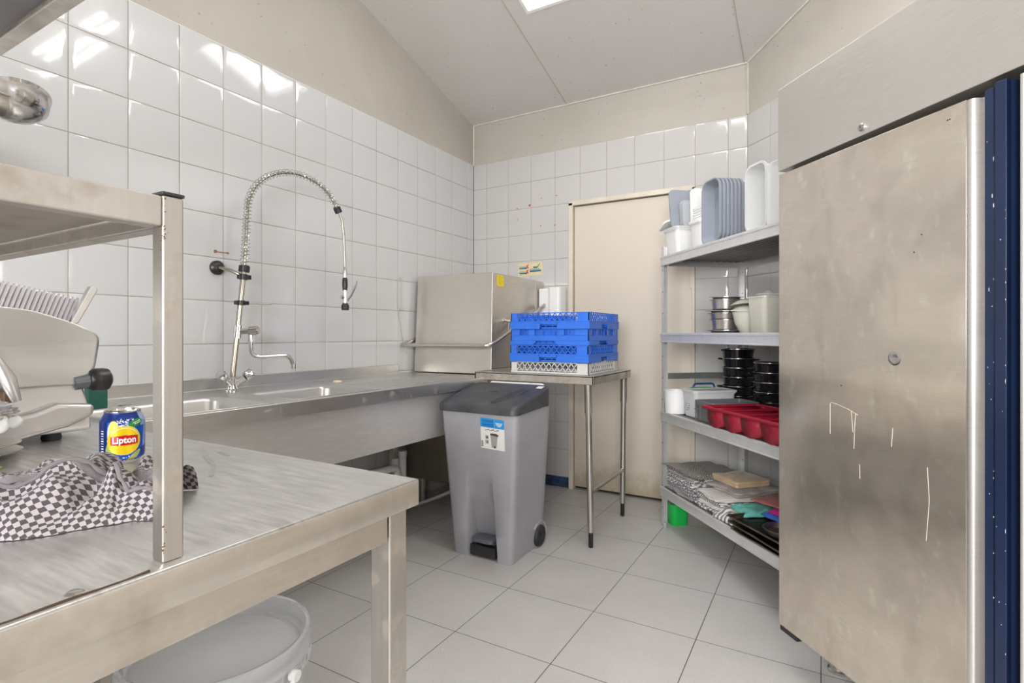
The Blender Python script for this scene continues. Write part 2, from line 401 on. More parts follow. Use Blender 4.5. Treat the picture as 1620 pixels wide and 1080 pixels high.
# ------------------------------------------------------------------ mesh builder
RM = {}
class MB:
    def __init__(s): s.v = []; s.f = []; s.m = []; s.X = None
    def add(s, vs, fs, mat=0):
        o = len(s.v)
        if s.X is not None: vs = [s.X @ Vector(p) for p in vs]
        s.v += [tuple(p) for p in vs]
        for f in fs:
            s.f.append(tuple(i + o for i in f)); s.m.append(mat)
        return s
    def box(s, a, b, mat=0):
        (x0, y0, z0), (x1, y1, z1) = a, b
        if x0 > x1: x0, x1 = x1, x0
        if y0 > y1: y0, y1 = y1, y0
        if z0 > z1: z0, z1 = z1, z0
        return s.add([(x0, y0, z0), (x1, y0, z0), (x1, y1, z0), (x0, y1, z0), (x0, y0, z1), (x1, y0, z1), (x1, y1, z1), (x0, y1, z1)],
                     [(0, 3, 2, 1), (4, 5, 6, 7), (0, 1, 5, 4), (1, 2, 6, 5), (2, 3, 7, 6), (3, 0, 4, 7)], mat)
    def bar(s, p, q, wd, ht, mat=0, up=(0, 0, 1)):
        p, q = Vector(p), Vector(q); d = (q - p).normalized(); u = Vector(up)
        sd = d.cross(u).normalized(); u = sd.cross(d).normalized()
        vs = []
        for c in (p, q):
            for a, b in ((-1, -1), (1, -1), (1, 1), (-1, 1)): vs.append(c + sd * wd / 2 * a + u * ht / 2 * b)
        return s.add(vs, [(3, 2, 1, 0), (4, 5, 6, 7), (0, 1, 5, 4), (1, 2, 6, 5), (2, 3, 7, 6), (3, 0, 4, 7)], mat)
    def loft(s, rings, mat=0, c0=True, c1=True, close=True):
        n = len(rings[0]); vs = [p for r in rings for p in r]; fs = []
        for k in range(len(rings) - 1):
            for i in range(n if close else n - 1):
                j = (i + 1) % n
                fs.append((k * n + i, k * n + j, (k + 1) * n + j, (k + 1) * n + i))
        if c0: fs.append(tuple(range(n))[::-1])
        if c1: fs.append(tuple(range((len(rings) - 1) * n, len(rings) * n)))
        return s.add(vs, fs, mat)
    def tube(s, pts, r, n=12, mat=0, caps=True):
        pts = [Vector(p) for p in pts]
        rs = r if isinstance(r, (list, tuple)) else [r] * len(pts)
        t = [(pts[min(i + 1, len(pts) - 1)] - pts[max(i - 1, 0)]).normalized() for i in range(len(pts))]
        a = Vector((0, 0, 1)) if abs(t[0].z) < 0.9 else Vector((1, 0, 0))
        u = t[0].cross(a).normalized(); rings = []
        for i, p in enumerate(pts):
            u = (u - t[i] * u.dot(t[i])).normalized(); v = t[i].cross(u)
            rings.append([p + (u * cos(2 * pi * k / n) + v * sin(2 * pi * k / n)) * rs[i] for k in range(n)])
        return s.loft(rings, mat, caps, caps)
    def lathe(s, prof, n=32, c=(0, 0, 0), mat=0, axis='z', closed=False, arc=None):
        rings = []
        for (r, h) in prof:
            ring = []
            for k in range(n):
                a = 2 * pi * k / n
                x, y, z = r * cos(a), r * sin(a), h
                if axis == 'x': x, y, z = h, x, y
                if axis == 'y': x, y, z = y, h, x
                ring.append((x + c[0], y + c[1], z + c[2]))
            rings.append(ring)
        if closed: rings.append(rings[0])
        c0 = not closed and prof[0][0] > 1e-6; c1 = not closed and prof[-1][0] > 1e-6
        return s.loft(rings, mat, c0, c1)
    def prism(s, poly, z0, z1, mat=0, plane='xy'):
        n = len(poly)
        def P(a, b, c):
            return {'xy': (a, b, c), 'xz': (a, c, b), 'yz': (c, a, b)}[plane]
        vs = [P(a, b, z0) for a, b in poly] + [P(a, b, z1) for a, b in poly]
        fs = [tuple(range(n))[::-1], tuple(range(n, 2 * n))] + [(i, (i + 1) % n, n + (i + 1) % n, n + i) for i in range(n)]
        return s.add(vs, fs, mat)
    def grid(s, fn, nu, nv, mat=0, mfn=None):
        vs = [fn(i / nu, j / nv) for j in range(nv + 1) for i in range(nu + 1)]
        o = len(s.v); s.add(vs, [], mat)
        for j in range(nv):
            for i in range(nu):
                a = o + j * (nu + 1) + i
                s.f.append((a, a + 1, a + nu + 2, a + nu + 1)); s.m.append(mfn((i + .5) / nu, (j + .5) / nv) if mfn else mat)
        return s
    def build(s, name, mats, parent=None, world=False, bevel=0, seg=2, auto=38, loc=None, uv=None, fixn=True, solid=0, sub=0, rot=None):
        if not isinstance(mats, (list, tuple)): mats = [mats]
        vs = [Vector(p) for p in s.v]
        if world and parent is not None:
            inv = RM[parent.name].inverted(); vs = [inv @ p for p in vs]
        off = Vector((0, 0, 0))
        if parent is None and loc is None:        # a thing that is one mesh gets its origin at its own base
            lo = [min(p[i] for p in vs) for i in range(3)]; hi = [max(p[i] for p in vs) for i in range(3)]
            off = Vector(((lo[0] + hi[0]) / 2, (lo[1] + hi[1]) / 2, lo[2]))
            vs = [p - off for p in vs]
        me = bpy.data.meshes.new(name)
        me.from_pydata([tuple(p) for p in vs], [], s.f)
        for i, p in enumerate(me.polygons): p.material_index = min(s.m[i], len(mats) - 1); p.use_smooth = True
        for m in mats: me.materials.append(m)
        me.update()
        if fixn:
            import bmesh
            bm = bmesh.new(); bm.from_mesh(me)
            bmesh.ops.recalc_face_normals(bm, faces=bm.faces); bm.to_mesh(me); bm.free()
        if uv:
            ul = me.uv_layers.new(name='UVMap')
            for l in me.loops: ul.data[l.index].uv = uv[l.vertex_index]
        me.set_sharp_from_angle(angle=radians(auto))
        o = bpy.data.objects.new(name, me); COL.objects.link(o)
        if parent is not None: o.parent = parent
        o.location = off if loc is None else loc
        if rot: o.rotation_euler = rot
        if parent is None: RM[o.name] = Matrix.LocRotScale(Vector(o.location), o.rotation_euler, None)
        else: RM[o.name] = RM[parent.name]
        if solid:
            md = o.modifiers.new('Solid', 'SOLIDIFY'); md.thickness = solid; md.offset = 0
        if sub:
            md = o.modifiers.new('Sub', 'SUBSURF'); md.levels = sub; md.render_levels = sub
        if bevel:
            md = o.modifiers.new('Bevel', 'BEVEL'); md.width = bevel; md.segments = seg; md.limit_method = 'ANGLE'; md.angle_limit = radians(40)
            md.harden_normals = True
        return o

def tag(o, label=None, cat=None, group=None, kind=None):
    if label: o['label'] = label
    if cat: o['category'] = cat
    if group: o['group'] = group
    if kind: o['kind'] = kind
    return o

def thing(name, label, cat, loc=(0, 0, 0), rotz=0, group=None):
    o = bpy.data.objects.new(name, None); COL.objects.link(o)
    o.empty_display_size = 0.05
    o.location = loc; o.rotation_euler = (0, 0, rotz)
    RM[o.name] = Matrix.Translation(loc) @ Matrix.Rotation(rotz, 4, 'Z')
    return tag(o, label, cat, group)

def copy_tree(o, parent=None, label=None):
    c = o.copy(); COL.objects.link(c); c.parent = parent
    if label: c['label'] = label
    for ch in [x for x in bpy.data.objects if x.parent == o and x != c]:
        copy_tree(ch, c)
    return c

def rrect(w, d, r, z=0, n=5, cx=0, cy=0):
    pts = []; r = max(1e-4, min(r, w / 2 - 1e-4, d / 2 - 1e-4))
    for (sx, sy, a0) in ((1, 1, 0), (-1, 1, 90), (-1, -1, 180), (1, -1, 270)):
        for k in range(n + 1):
            a = radians(a0 + 90 * k / n)
            pts.append((cx + sx * (w / 2 - r) + r * cos(a), cy + sy * (d / 2 - r) + r * sin(a), z))
    return pts

def fillet(pts, r, n=6):
    pts = [Vector(p) for p in pts]; out = [pts[0]]
    for i in range(1, len(pts) - 1):
        a, b, c = pts[i - 1], pts[i], pts[i + 1]
        d1 = (a - b).normalized(); d2 = (c - b).normalized()
        k = min(r, (a - b).length * .49, (c - b).length * .49)
        p, q = b + d1 * k, b + d2 * k
        for j in range(n + 1):
            t = j / n; out.append(p * (1 - t) ** 2 + b * 2 * t * (1 - t) + q * t * t)
    out.append(pts[-1]); return out

def tub_rings(w, d, h, taper=0.9, wall=0.003, rim=0.008, r=0.02, rimh=0.006, n=5, bot=0.004):
    """Closed shell of an open container: outside up, rim out, inside down."""
    bw, bd = w * taper, d * taper
    return [rrect(bw * .96, bd * .96, r * .9, 0, n), rrect(bw, bd, r, .003, n), rrect(w, d, r, h - rimh, n),
            rrect(w + 2 * rim, d + 2 * rim, r + rim, h - rimh, n), rrect(w + 2 * rim, d + 2 * rim, r + rim, h, n),
            rrect(w - 2 * wall, d - 2 * wall, r, h, n), rrect(bw - 2 * wall, bd - 2 * wall, r * .9, bot + .004, n), rrect(bw * .9, bd * .9, r * .8, bot, n)]

def struct(name, mb, mats, **kw):
    o = mb.build(name, mats, **kw); o['kind'] = 'structure'; return o

# shelf frame: t runs along the shelf front toward the fridge, w goes back to the wall
SA = radians(41.1)
S0 = Vector((-0.814, 3.156, 0)); DR = Vector((sin(SA), -cos(SA), 0)); NI = Vector((cos(SA), sin(SA), 0))
SROT = atan2(DR.y, DR.x)
def SF(t, w, z=0): return S0 + DR * t + NI * w + Vector((0, 0, z))
SMAT = Matrix(((DR.x, NI.x, 0, S0.x), (DR.y, NI.y, 0, S0.y), (0, 0, 1, 0), (0, 0, 0, 1)))

# ================================================================== THE ROOM
XL, YB = -2.438, 3.60
YF, XR = -2.2, 2.64
WT = 0.12
CX, CY = -0.402, 3.60                       # corner of back wall and slanting wall
AN = Vector((-0.70711, -0.70711, 0))        # its inward normal
AD = Vector((0.70711, -0.70711, 0))
ALEN = (XR - CX) / 0.70711
YR = CY - (XR - CX)
ZT = [0.079 + 0.2 * k for k in range(13)]

def tile_patch(mb, org, du, nrm, us, zs, holes=(), mg=0, mt=1):
    """Glazed tiles with cushioned edges, laid on a grout bed."""
    org, du, nrm = Vector(org), Vector(du), Vector(nrm); g2 = 0.0015
    def P(u, z, n): return org + du * u + nrm * n + Vector((0, 0, z))
    for i in range(len(us) - 1):
        for j in range(len(zs) - 1):
            rects = [(us[i], us[i + 1], zs[j], zs[j + 1])]
            for (hu0, hu1, hz1) in holes:
                nr = []
                for (a, b, c, d) in rects:
                    if b <= hu0 or a >= hu1 or c >= hz1: nr.append((a, b, c, d)); continue
                    if a < hu0: nr.append((a, hu0, c, d))
                    if b > hu1: nr.append((hu1, b, c, d))
                    if d > hz1: nr.append((max(a, hu0), min(b, hu1), hz1, d))
                rects = nr
            for (a, b, c, d) in rects:
                mb.add([P(a, c, -.002), P(b, c, -.002), P(b, d, -.002), P(a, d, -.002)], [(0, 1, 2, 3)], mg)
                if b - a < .012 or d - c < .012: continue
                rings = []
                ja = [random.uniform(-.0005, .0005) for _ in range(4)]
                for ins, n in ((g2, -.002), (g2 + .0006, -.0004), (.004, .0), (.014, .0010), (.020, .0012)):
                    ins = min(ins, (b - a) / 2 - .001, (d - c) / 2 - .001)
                    rings.append([P(a + ins, c + ins, n + ja[0]), P(b - ins, c + ins, n + ja[1]), P(b - ins, d - ins, n + ja[2]), P(a + ins, d - ins, n + ja[3])])
                mb.loft(rings, mt, False, True)

# floor
mb = MB(); mb.prism([(XL - WT, YF - WT), (XR + WT, YF - WT), (XR + WT, YR), (CX + .08, CY + WT), (XL - WT, CY + WT)], -.08, 0)
fl = struct('floor', mb, M['floor'], loc=(0, 0, 0))
# ceiling with the roof light opening
SKX0, SKX1, SKY0, SKY1 = -1.526, -0.926, 2.22, 2.82
mb = MB()
def ceil_panel(x0, x1, y0, y1):
    vs = [(x0, y0, ceil_z(y0)), (x1, y0, ceil_z(y0)), (x1, y1, ceil_z(y1)), (x0, y1, ceil_z(y1))]
    mb.add(vs + [(a, b, c + .06) for a, b, c in vs], [(0, 1, 2, 3), (7, 6, 5, 4), (0, 4, 5, 1), (1, 5, 6, 2), (2, 6, 7, 3), (3, 7, 4, 0)])
ceil_panel(XL - WT, SKX0, YF - WT, YB + WT); ceil_panel(SKX1, XR + WT, YF - WT, YB + WT)
ceil_panel(SKX0, SKX1, YF - WT, SKY0); ceil_panel(SKX0, SKX1, SKY1, YB + WT)
struct('ceiling', mb, M['ceiling'])
# joints between the ceiling boards
k = 1
for x in (-1.62, -0.42, 0.78, 1.98):
    mb = MB(); mb.bar((x, YF, ceil_z(YF) - .0015), (x, YB, ceil_z(YB) - .0015), .004, .004)
    struct('trim_%d' % k, mb, M['seam']); k += 1
# recessed square light in the ceiling opening
lt = thing('recessed_light', 'square recessed white ceiling light above the sink, cut by the top of the photo', 'light', (-1.226, 2.52, ceil_z(2.52)))
def slope_box(mb, x0, x1, y0, y1, a, b):
    vs = [(x0, y0, ceil_z(y0) + a), (x1, y0, ceil_z(y0) + a), (x1, y1, ceil_z(y1) + a), (x0, y1, ceil_z(y1) + a)]
    mb.add(vs + [(p, q, r + b - a) for p, q, r in vs], [(3, 2, 1, 0), (4, 5, 6, 7), (0, 1, 5, 4), (1, 2, 6, 5), (2, 3, 7, 6), (3, 0, 4, 7)])
mb = MB()
for q in ((SKX0, SKX0 + .018, SKY0, SKY1), (SKX1 - .018, SKX1, SKY0, SKY1), (SKX0 + .018, SKX1 - .018, SKY0, SKY0 + .018), (SKX0 + .018, SKX1 - .018, SKY1 - .018, SKY1)): slope_box(mb, *q, -.003, .07)
mb.build('frame', M['white_paint'], lt, world=True)
mb = MB(); slope_box(mb, SKX0 + .001, SKX1 - .001, SKY0 + .001, SKY1 - .001, .052, .056); mb.build('diffuser', M['glow_panel'], lt, world=True)
mb = MB(); slope_box(mb, SKX0 + .07, SKX0 + .22, SKY1 - .20, SKY1 - .06, .047, .051); mb.build('inner_plate', M['frame_paint'], lt, world=True)

# left wall
def wall_box(mb, x0, x1, y0, y1, zt0, zt1=None, mat=0):
    pass
mb = MB()
y0, y1 = YF - WT, YB + WT
vs = [(XL - .006, y0, 0), (XL - .006, y1, 0), (XL - .006, y1, ceil_z(y1) + .03), (XL - .006, y0, ceil_z(y0) + .03)]
mb.add(vs + [(XL - WT, b, c) for a, b, c in vs], [(0, 1, 2, 3), (7, 6, 5, 4), (0, 4, 5, 1), (1, 5, 6, 2), (2, 6, 7, 3), (3, 7, 4, 0)], 2)
ys = [YF] + [round(.9096 + .2 * i, 4) for i in range(-15, 14)] + [YB - .001]
tile_patch(mb, (XL, 0, 0), (0, 1, 0), (1, 0, 0), ys, ZT)
mb.box((XL - .01, YF, 2.478), (XL - .0005, YB, 2.4805), 3)  # white strip paints the highlight along the top edge of the tiles
struct('wall_left', mb, [M['grout'], M['tile'], M['plaster'], M['white_paint']], loc=(0, 0, 0))
# back wall, with the doorway
DX0, DX1, DZ = -1.600, -0.715, 2.075
mb = MB()
top = ceil_z(YB) + .05
mb.box((XL, YB + .006, 0), (DX0, YB + WT, top), 2); mb.box((DX1, YB + .006, 0), (CX + .02, YB + WT, top), 2); mb.box((DX0, YB + .006, DZ), (DX1, YB + WT, top), 2)
xs = [XL + .001] + [round(-2.3144 + .2 * i, 4) for i in range(10)] + [CX]
tile_patch(mb, (0, YB, 0), (1, 0, 0), (0, -1, 0), xs, ZT, holes=[(DX0, DX1, DZ)])
mb.box((XL, YB + .002, .002), (DX0, YB + .007, .079), 3); mb.box((DX1, YB + .002, .002), (CX, YB + .007, .079), 3)
for (x, z, r) in ((-2.032, 2.085, .006), (-1.925, 2.10, .011), (-1.826, 2.14, .006), (-1.70, 2.145, .007), (-2.03, 2.003, .006), (-1.83, 1.935, .006), (-1.715, 1.93, .007), (-1.69, 1.80, .004)):
    mb.prism([(x + r * cos(a * .7854) * random.uniform(.5, 1.1), z + r * sin(a * .7854) * random.uniform(.5, 1.1)) for a in range(8)], YB - .0022, YB - .0008, 4, 'xz')
struct('wall_back', mb, [M['grout'], M['tile_b'], M['plaster'], M['blue_plinth'], M['red_mark']], loc=(0, 0, 0))
# slanting wall on the right
mb = MB()
c0 = Vector((CX, CY, 0)); c1 = c0 + AD * ALEN
def ang(u, n): return c0 + AD * u + AN * n
q0, q1 = ang(0, -.006), ang(ALEN, -.006); r0, r1 = ang(0, -WT), ang(ALEN, -WT)
mb.add([(q0.x, q0.y, 0), (q1.x, q1.y, 0), (q1.x, q1.y, ceil_z(q1.y) + .05), (q0.x, q0.y, ceil_z(q0.y) + .05),
        (r0.x, r0.y, 0), (r1.x, r1.y, 0), (r1.x, r1.y, ceil_z(r1.y) + .05), (r0.x, r0.y, ceil_z(r0.y) + .05)],
       [(0, 1, 2, 3), (7, 6, 5, 4), (0, 4, 5, 1), (1, 5, 6, 2), (2, 6, 7, 3), (3, 7, 4, 0)], 2)
us = [0.001, .191] + [.391 + .2 * i for i in range(int((ALEN - .4) / .2))]
tile_patch(mb, c0, AD, AN, us, ZT)
struct('wall_right', mb, [M['grout'], M['tile_b'], M['plaster']], loc=(0, 0, 0))
# the part of the room behind the camera
mb = MB(); mb.box((XR, YF - WT, 0), (XR + WT, YR + .1, ceil_z(YF) + .1)); struct('wall_side', mb, M['plaster'])
mb = MB()
for (xa, xb, za, zb) in ((XL - WT, -.80, 0, ceil_z(YF) + .1), (1.50, XR + WT, 0, ceil_z(YF) + .1), (-.80, 1.50, 0, 1.10), (-.80, 1.50, 2.40, ceil_z(YF) + .1)): mb.box((xa, YF - WT, za), (xb, YF, zb))
struct('wall_front', mb, M['plaster'])
mb = MB()
for (xa, xb, za, zb) in ((-.80, -.75, 1.10, 2.40), (1.45, 1.50, 1.10, 2.40), (-.75, 1.45, 1.10, 1.15), (-.75, 1.45, 2.35, 2.40), (.33, .37, 1.15, 2.35)): mb.box((xa, YF - .03, za), (xb, YF + .01, zb))
struct('added_window', mb, M['white_paint'])  # unseen window added as an opening for the fill light
# caulk beads in the corners
mb = MB()
mb.bar((XL - .003, YB + .003, 2.48), (XL - .003, YB + .003, ceil_z(YB)), .010, .010, up=(1, 1, 0)); struct('trim_5', mb, M['caulk'])
mb = MB()
mb.bar((XL, YB + .004, ceil_z(YB) - .004), (CX, YB + .004, ceil_z(YB) - .004), .012, .010); struct('trim_6', mb, M['caulk'])
mb = MB()
mb.bar((CX, YB, 2.48), (CX, YB, ceil_z(YB)), .010, .010, up=(1, 1, 0)); struct('trim_7', mb, M['caulk'])
mb = MB(); p, q = ang(0, -.002), ang(ALEN, -.002)
mb.bar((p.x, p.y, ceil_z(p.y) - .004), (q.x, q.y, ceil_z(q.y) - .004), .012, .010); struct('trim_8', mb, M['caulk'])
# door
mb = MB()
mb.box((DX0, YB - .012, 0), (DX0 + .032, YB + .05, DZ)); mb.box((DX1 - .018, YB - .012, 0), (DX1, YB + .05, DZ)); mb.box((DX0, YB - .012, DZ - .022), (DX1, YB + .05, DZ + .012))
struct('trim_9', mb, M['frame_paint'], bevel=.003)
mb = MB(); mb.box((DX0 + .037, YB + .012, .022), (DX1 - .021, YB + .05, DZ - .028))
door = struct('door_1', mb, M['door'], bevel=.002)
for z in (1.475, .99, .35):
    mb = MB(); mb.tube([(DX1 - .024, YB + .004, z - .055), (DX1 - .024, YB + .004, z + .055)], .008, 10)
    mb.box((DX1 - .034, YB + .002, z - .005), (DX1 - .014, YB + .016, z + .005)); mb.build('hinge', M['frame_paint'], door, world=True)
mb = MB(); mb.box((DX0 + .03, YB + .0515, 0), (DX1 - .018, YB + .06, DZ)); struct('trim_10', mb, M['dark'])

# ceiling lights
for i, (lx, ly) in enumerate(TUBES):
    rt = thing('ceiling_light', ['twin tube light fixture on the sloping ceiling above the aisle', 'added twin tube fill light on the ceiling behind the camera', 'twin tube light fixture on the ceiling beside the far wall'][i], 'light', (lx, ly, ceil_z(ly) - .03), 0, 'twin tube ceiling lights')
    mb = MB(); mb.box((-.60, -.022, -.06), (.60, .022, .035)); mb.build('housing', M['white_paint'], rt, bevel=.006)
    for s in (-1, 1):
        mb = MB(); mb.tube([(-.58, s * .05, -.10), (.58, s * .05, -.10)], .010, 8); mb.build('tube', M['glow_tube'], rt)
        for e in (-1, 1):
            mb = MB(); mb.box((e * .58, s * .05 - .014 if s > 0 else s * .05 - .014, -.115), (e * .60, s * .05 + .014, -.055)); mb.box((e * .58, 0, -.075), (e * .60, s * .05, -.055)); mb.build('socket', M['white_paint'], rt)
    rt.rotation_euler = (TILT, 0, 0)

# ================================================================== SINK COUNTER
sink = thing('sink_counter', 'long stainless steel double sink counter along the tiled left wall', 'sink', (XL + .36, 1.7, 0))
SZ = .866; SX = -1.725; SY0, SY1 = .70, 2.67
B1 = (.80, 1.31, -2.16, -1.79); B2 = (1.42, 1.875, -2.16, -1.80)   # y0,y1,x0,x1
mb = MB()
# top sheet around the two basins
def sheet(x0, x1, y0, y1): mb.box((x0, y0, SZ - .004), (x1, y1, SZ))
xs0, xb0, xb1 = XL + .001, -2.16, -1.79
sheet(xs0, xb0, SY0, SY1); sheet(xb1, SX, SY0, SY1)
sheet(xb0, xb1, SY0, B1[0]); sheet(xb0, xb1, B1[1], B2[0]); sheet(xb0, xb1, B2[1], SY1)
mb.box((xs0, SY1, SZ - .004), (-1.80, 2.835, SZ))
sinktop = mb.build('worktop', M['steel_sink'], sink, world=True)
mb = MB()
mb.box((SX, SY0, SZ - .052), (SX + .012, SY1, SZ + .006)); mb.box((SX - .02, SY0, SZ - .052), (SX, SY1, SZ - .046))
mb.box((xs0 + .6, SY1 - .001, SZ - .05), (SX + .012, SY1 + .008, SZ + .004))
mb.box((xs0, SY0 - .008, SZ - .05), (SX + .012, SY0, SZ + .006))
mb.build('front_rim', M['steel_sink'], sink, world=True, bevel=.004)
mb = MB(); mb.box((xs0, SY0, SZ - .002), (XL + .016, 2.696, SZ + .058)); mb.box((XL + .016, SY0, SZ - .003), (XL + .03, 2.696, SZ + .006))
mb.build('backsplash', M['steel_sink'], sink, world=True, bevel=.003)
for B in (B1, B2):
    y0, y1, x0, x1 = B; cx, cy, ww, dd = (x0 + x1) / 2, (y0 + y1) / 2, x1 - x0, y1 - y0
    mb = MB()
    def rr(i, z, r): return [(p[0], p[1], z) for p in rrect(ww - 2 * i, dd - 2 * i, r, 0, 6, cx, cy)]
    sq = [(p[0], p[1], SZ + .0005) for p in rrect(ww + .012, dd + .012, .012, 0, 6, cx, cy)]
    mb.loft([sq, rr(-.001, SZ + .0015, .05), rr(.004, SZ - .001, .05), rr(.012, SZ - .012, .05), rr(.02, SZ - .23, .055), rr(.05, SZ - .25, .05), rr(.14, SZ - .256, .03)], 0, False, True)
    bo = mb.build('basin', M['steel_sink'], sink, world=True, fixn=False, solid=.002)
    mb = MB(); mb.lathe([(0, .0), (.02, .001), (.036, .003), (.042, .001), (.042, -.004)], 24, (cx, cy, SZ - .252)); mb.build('drain', M['chrome'], bo, world=True)
mb = MB()                                        # pressed drainer grooves
for i in range(9):
    y = 1.97 + i * .067
    mb.tube([(-2.12, y, SZ - .001), (-1.83, y, SZ - .001)], .0045, 8)
mb.build('drainer_ridges', M['steel_sink'], sink, world=True)
mb = MB(); mb.box((-1.752, SY0 + .02, .588), (-1.744, SY1 - .10, SZ - .046)); mb.box((-1.752, SY0 + .02, .588), (-1.775, SY1 - .10, .592))
mb.box((-2.40, SY1 - .108, .588), (-1.744, SY1 - .10, SZ - .046))
mb.build('apron', steel('steel_apron', (0.66, 0.64, 0.62), 0.34, (9, 1, 9), metal=0.55), sink, world=True, bevel=.002)
for (x, y) in ((-2.33, 2.55), (-2.33, .76), (-1.80, .76)):
    mb = MB(); mb.box((x - .02, y - .02, .03), (x + .02, y + .02, SZ - .05)); mb.tube([(x, y, 0), (x, y, .035)], .014, 12)
    mb.build('leg', M['steel_table'], sink, world=True, bevel=.003)
mb = MB()                                        # white drain piping below the basins
mb.tube(fillet([(-2.02, 1.64, .60), (-2.02, 1.64, .38), (-2.20, 1.64, .36), (-2.20, 2.44, .33), (-2.20, 2.44, .22), (-2.3, 2.44, .14), (-2.42, 2.44, .14)], .05), .021, 12)
mb.build('drain_pipe', M['white_pl'], sink, world=True)
mb = MB(); mb.lathe([(.022, .18), (.022, .375), (.026, .38), (.026, .41), (.021, .41), (.021, .36), (0, .36)], 18, (-2.23, 2.52, 0))
mb.lathe([(0, -.03), (.024, -.03), (.026, 0), (.02, .03), (0, .032)], 14, (-2.28, 2.51, .33)); mb.tube([(-2.23, 2.52, .2), (-2.23, 2.52, .001)], .018, 12)
mb.build('standpipe', M['white_pl'], sink, world=True)
mb = MB(); mb.tube(fillet([(-2.26, 2.50, .04), (-2.1, 2.62, .10), (-1.95, 2.68, .17), (-1.9, 2.85, .24)], .1), .011, 10)
tag(mb.build('drain_hose', plain('grey_hose', (.36, .36, .35), .5)), 'grey drain hose curving up behind the wheeled bin', 'hose')
mb = MB(); mb.lathe([(.018, 0), (.022, .002), (.022, .005), (.018, .006), (.014, .004)], 24, (-2.19, .985, SZ + .0005), closed=True)
tag(mb.build('plug_ring', M['chrome']), 'small chrome ring lying on the sink rim behind the drink can', 'ring')
mb = MB(); mb.box((-2.20, .865, SZ), (-2.172, .925, SZ + .10)); tag(mb.build('scouring_pad_box', M['green_dark'], bevel=.003), 'dark green box standing on the sink behind the slicer knob', 'box')
mb = MB(); mb.box((-2.255, 2.00, SZ), (-2.225, 2.035, SZ + .012)); tag(mb.build('soap_scrap', M['cream_pl'], bevel=.004), 'small pale scrap lying behind the second basin', 'soap')

# ================================================================== PRE-RINSE FAUCET
fau = thing('spray_faucet', 'tall chrome pre-rinse faucet with spring hose, rising from the sink counter', 'faucet', (-2.315, 1.475, SZ))
A0 = Vector((-2.315, 1.475, SZ)); A1 = Vector((-2.318, 1.535, 1.425))        # leaning riser
mb = MB(); mb.lathe([(.03, 0), (.03, .006), (.022, .012), (.019, .03), (.021, .05), (.021, .058), (.014, .066), (0, .066)], 24, A0)
mb.tube([A0 + Vector((0, 0, .02)), A0 + Vector((.012, -.032, .048)), A0 + Vector((.018, -.045, .058))], .014, 14)
mb.tube([A0 + Vector((0, 0, .02)), A0 + Vector((.012, .032, .048)), A0 + Vector((.018, .045, .058))], .014, 14)
mb.build('mixer_body', M['chrome'], fau, world=True)
for s in (-1, 1):
    c = A0 + Vector((.02, s * .05, .062)); d = Vector((.30, s * .75, .55)).normalized()
    mb = MB(); ax = d; u = ax.cross(Vector((0, 0, 1))).normalized(); v = ax.cross(u)
    rings = []
    for (h, r, fl) in ((-.004, .012, 0), (.0, .021, 1), (.03, .023, 1), (.036, .02, 0), (.038, .012, 0)):
        rings.append([c + ax * h + (u * cos(2 * pi * k / 32) + v * sin(2 * pi * k / 32)) * (r * (1 - .12 * fl * (1 if (k % 4) < 1 else 0))) for k in range(32)])
    mb.loft(rings); mb.build('tap_handle', M['chrome'], fau, world=True)
mb = MB(); mb.tube([A0 + Vector((0, 0, .05)), A1], .0125, 16); mb.build('riser_pipe', M['pipe'], fau, world=True)
def ralong(z): k = (z - A0.z) / (A1.z - A0.z); return A0.lerp(A1, k)
# swing spout
p = ralong(1.135)
mb = MB(); mb.tube([ralong(1.105), ralong(1.165)], .019, 16); mb.tube([p, p + Vector((.05, .03, .004))], .014, 14)
mb.tube([p + Vector((.045, .025, .004)), p + Vector((.075, .048, .006))], [.020, .022], 20)
mb.tube([p + Vector((.048, .03, 0)), p + Vector((.05, .032, -.045))], .013, 12); mb.build('valve', M['chrome'], fau, world=True)
mb = MB(); mb.tube([p + Vector((.0751, .0481, .006)), p + Vector((.079, .051, .0063))], [.017, .015], 20); mb.build('valve_cap', M['pipe'], fau, world=True)
q = p + Vector((.05, .032, -.04))
mb = MB(); mb.tube(fillet([q, q + Vector((.0, .0, -.075)), q + Vector((.05, .165, -.072)), q + Vector((.055, .185, -.125))], .04, 8), .0095, 14)
e = q + Vector((.055, .185, -.125)); mb.tube([e + Vector((0, 0, .012)), e + Vector((.0005, 0, -.012))], .0125, 16); mb.build('swing_spout', M['chrome'], fau, world=True)
# clamps
mb = MB(); p = ralong(1.412); mb.tube([p - Vector((0, 0, .0)), p + Vector((0, .003, .028))], .024, 20); mb.tube([ralong(1.375), ralong(1.40)], .020, 16)
mb.box(p + Vector((-.012, -.028, -.034)), p + Vector((.012, .03, -.014))); mb.build('upper_clamp', M['black'], fau, world=True, bevel=.002)
mb = MB(); p = ralong(1.268); mb.tube([p - Vector((0, 0, .011)), p + Vector((0, 0, .011))], .019, 16); mb.box(p + Vector((-.008, -.03, -.009)), p + Vector((.012, .034, .009))); hk = mb.build('hook_clamp', M['black'], fau, world=True, bevel=.002)
mb = MB(); mb.tube(fillet([p + Vector((.005, .03, 0)), p + Vector((.06, .10, -.004)), p + Vector((.066, .112, -.002))], .02), .0035, 8); mb.build('hose_hook', M['pipe'], hk, world=True)
# wall bracket
mb = MB(); mb.lathe([(0, 0), (.033, 0), (.033, .012), (.024, .022), (.012, .026), (0, .026)], 28, (XL + .001, 1.475, 1.432), axis='x')
mb.build('wall_rosette', M['black'], fau, world=True)
mb = MB(); mb.tube([(XL + .02, 1.475, 1.432), (XL + .075, 1.50, 1.418), ralong(1.395) - Vector((.015, 0, 0))], .008, 12); mb.build('bracket_arm', M['pipe'], fau, world=True)
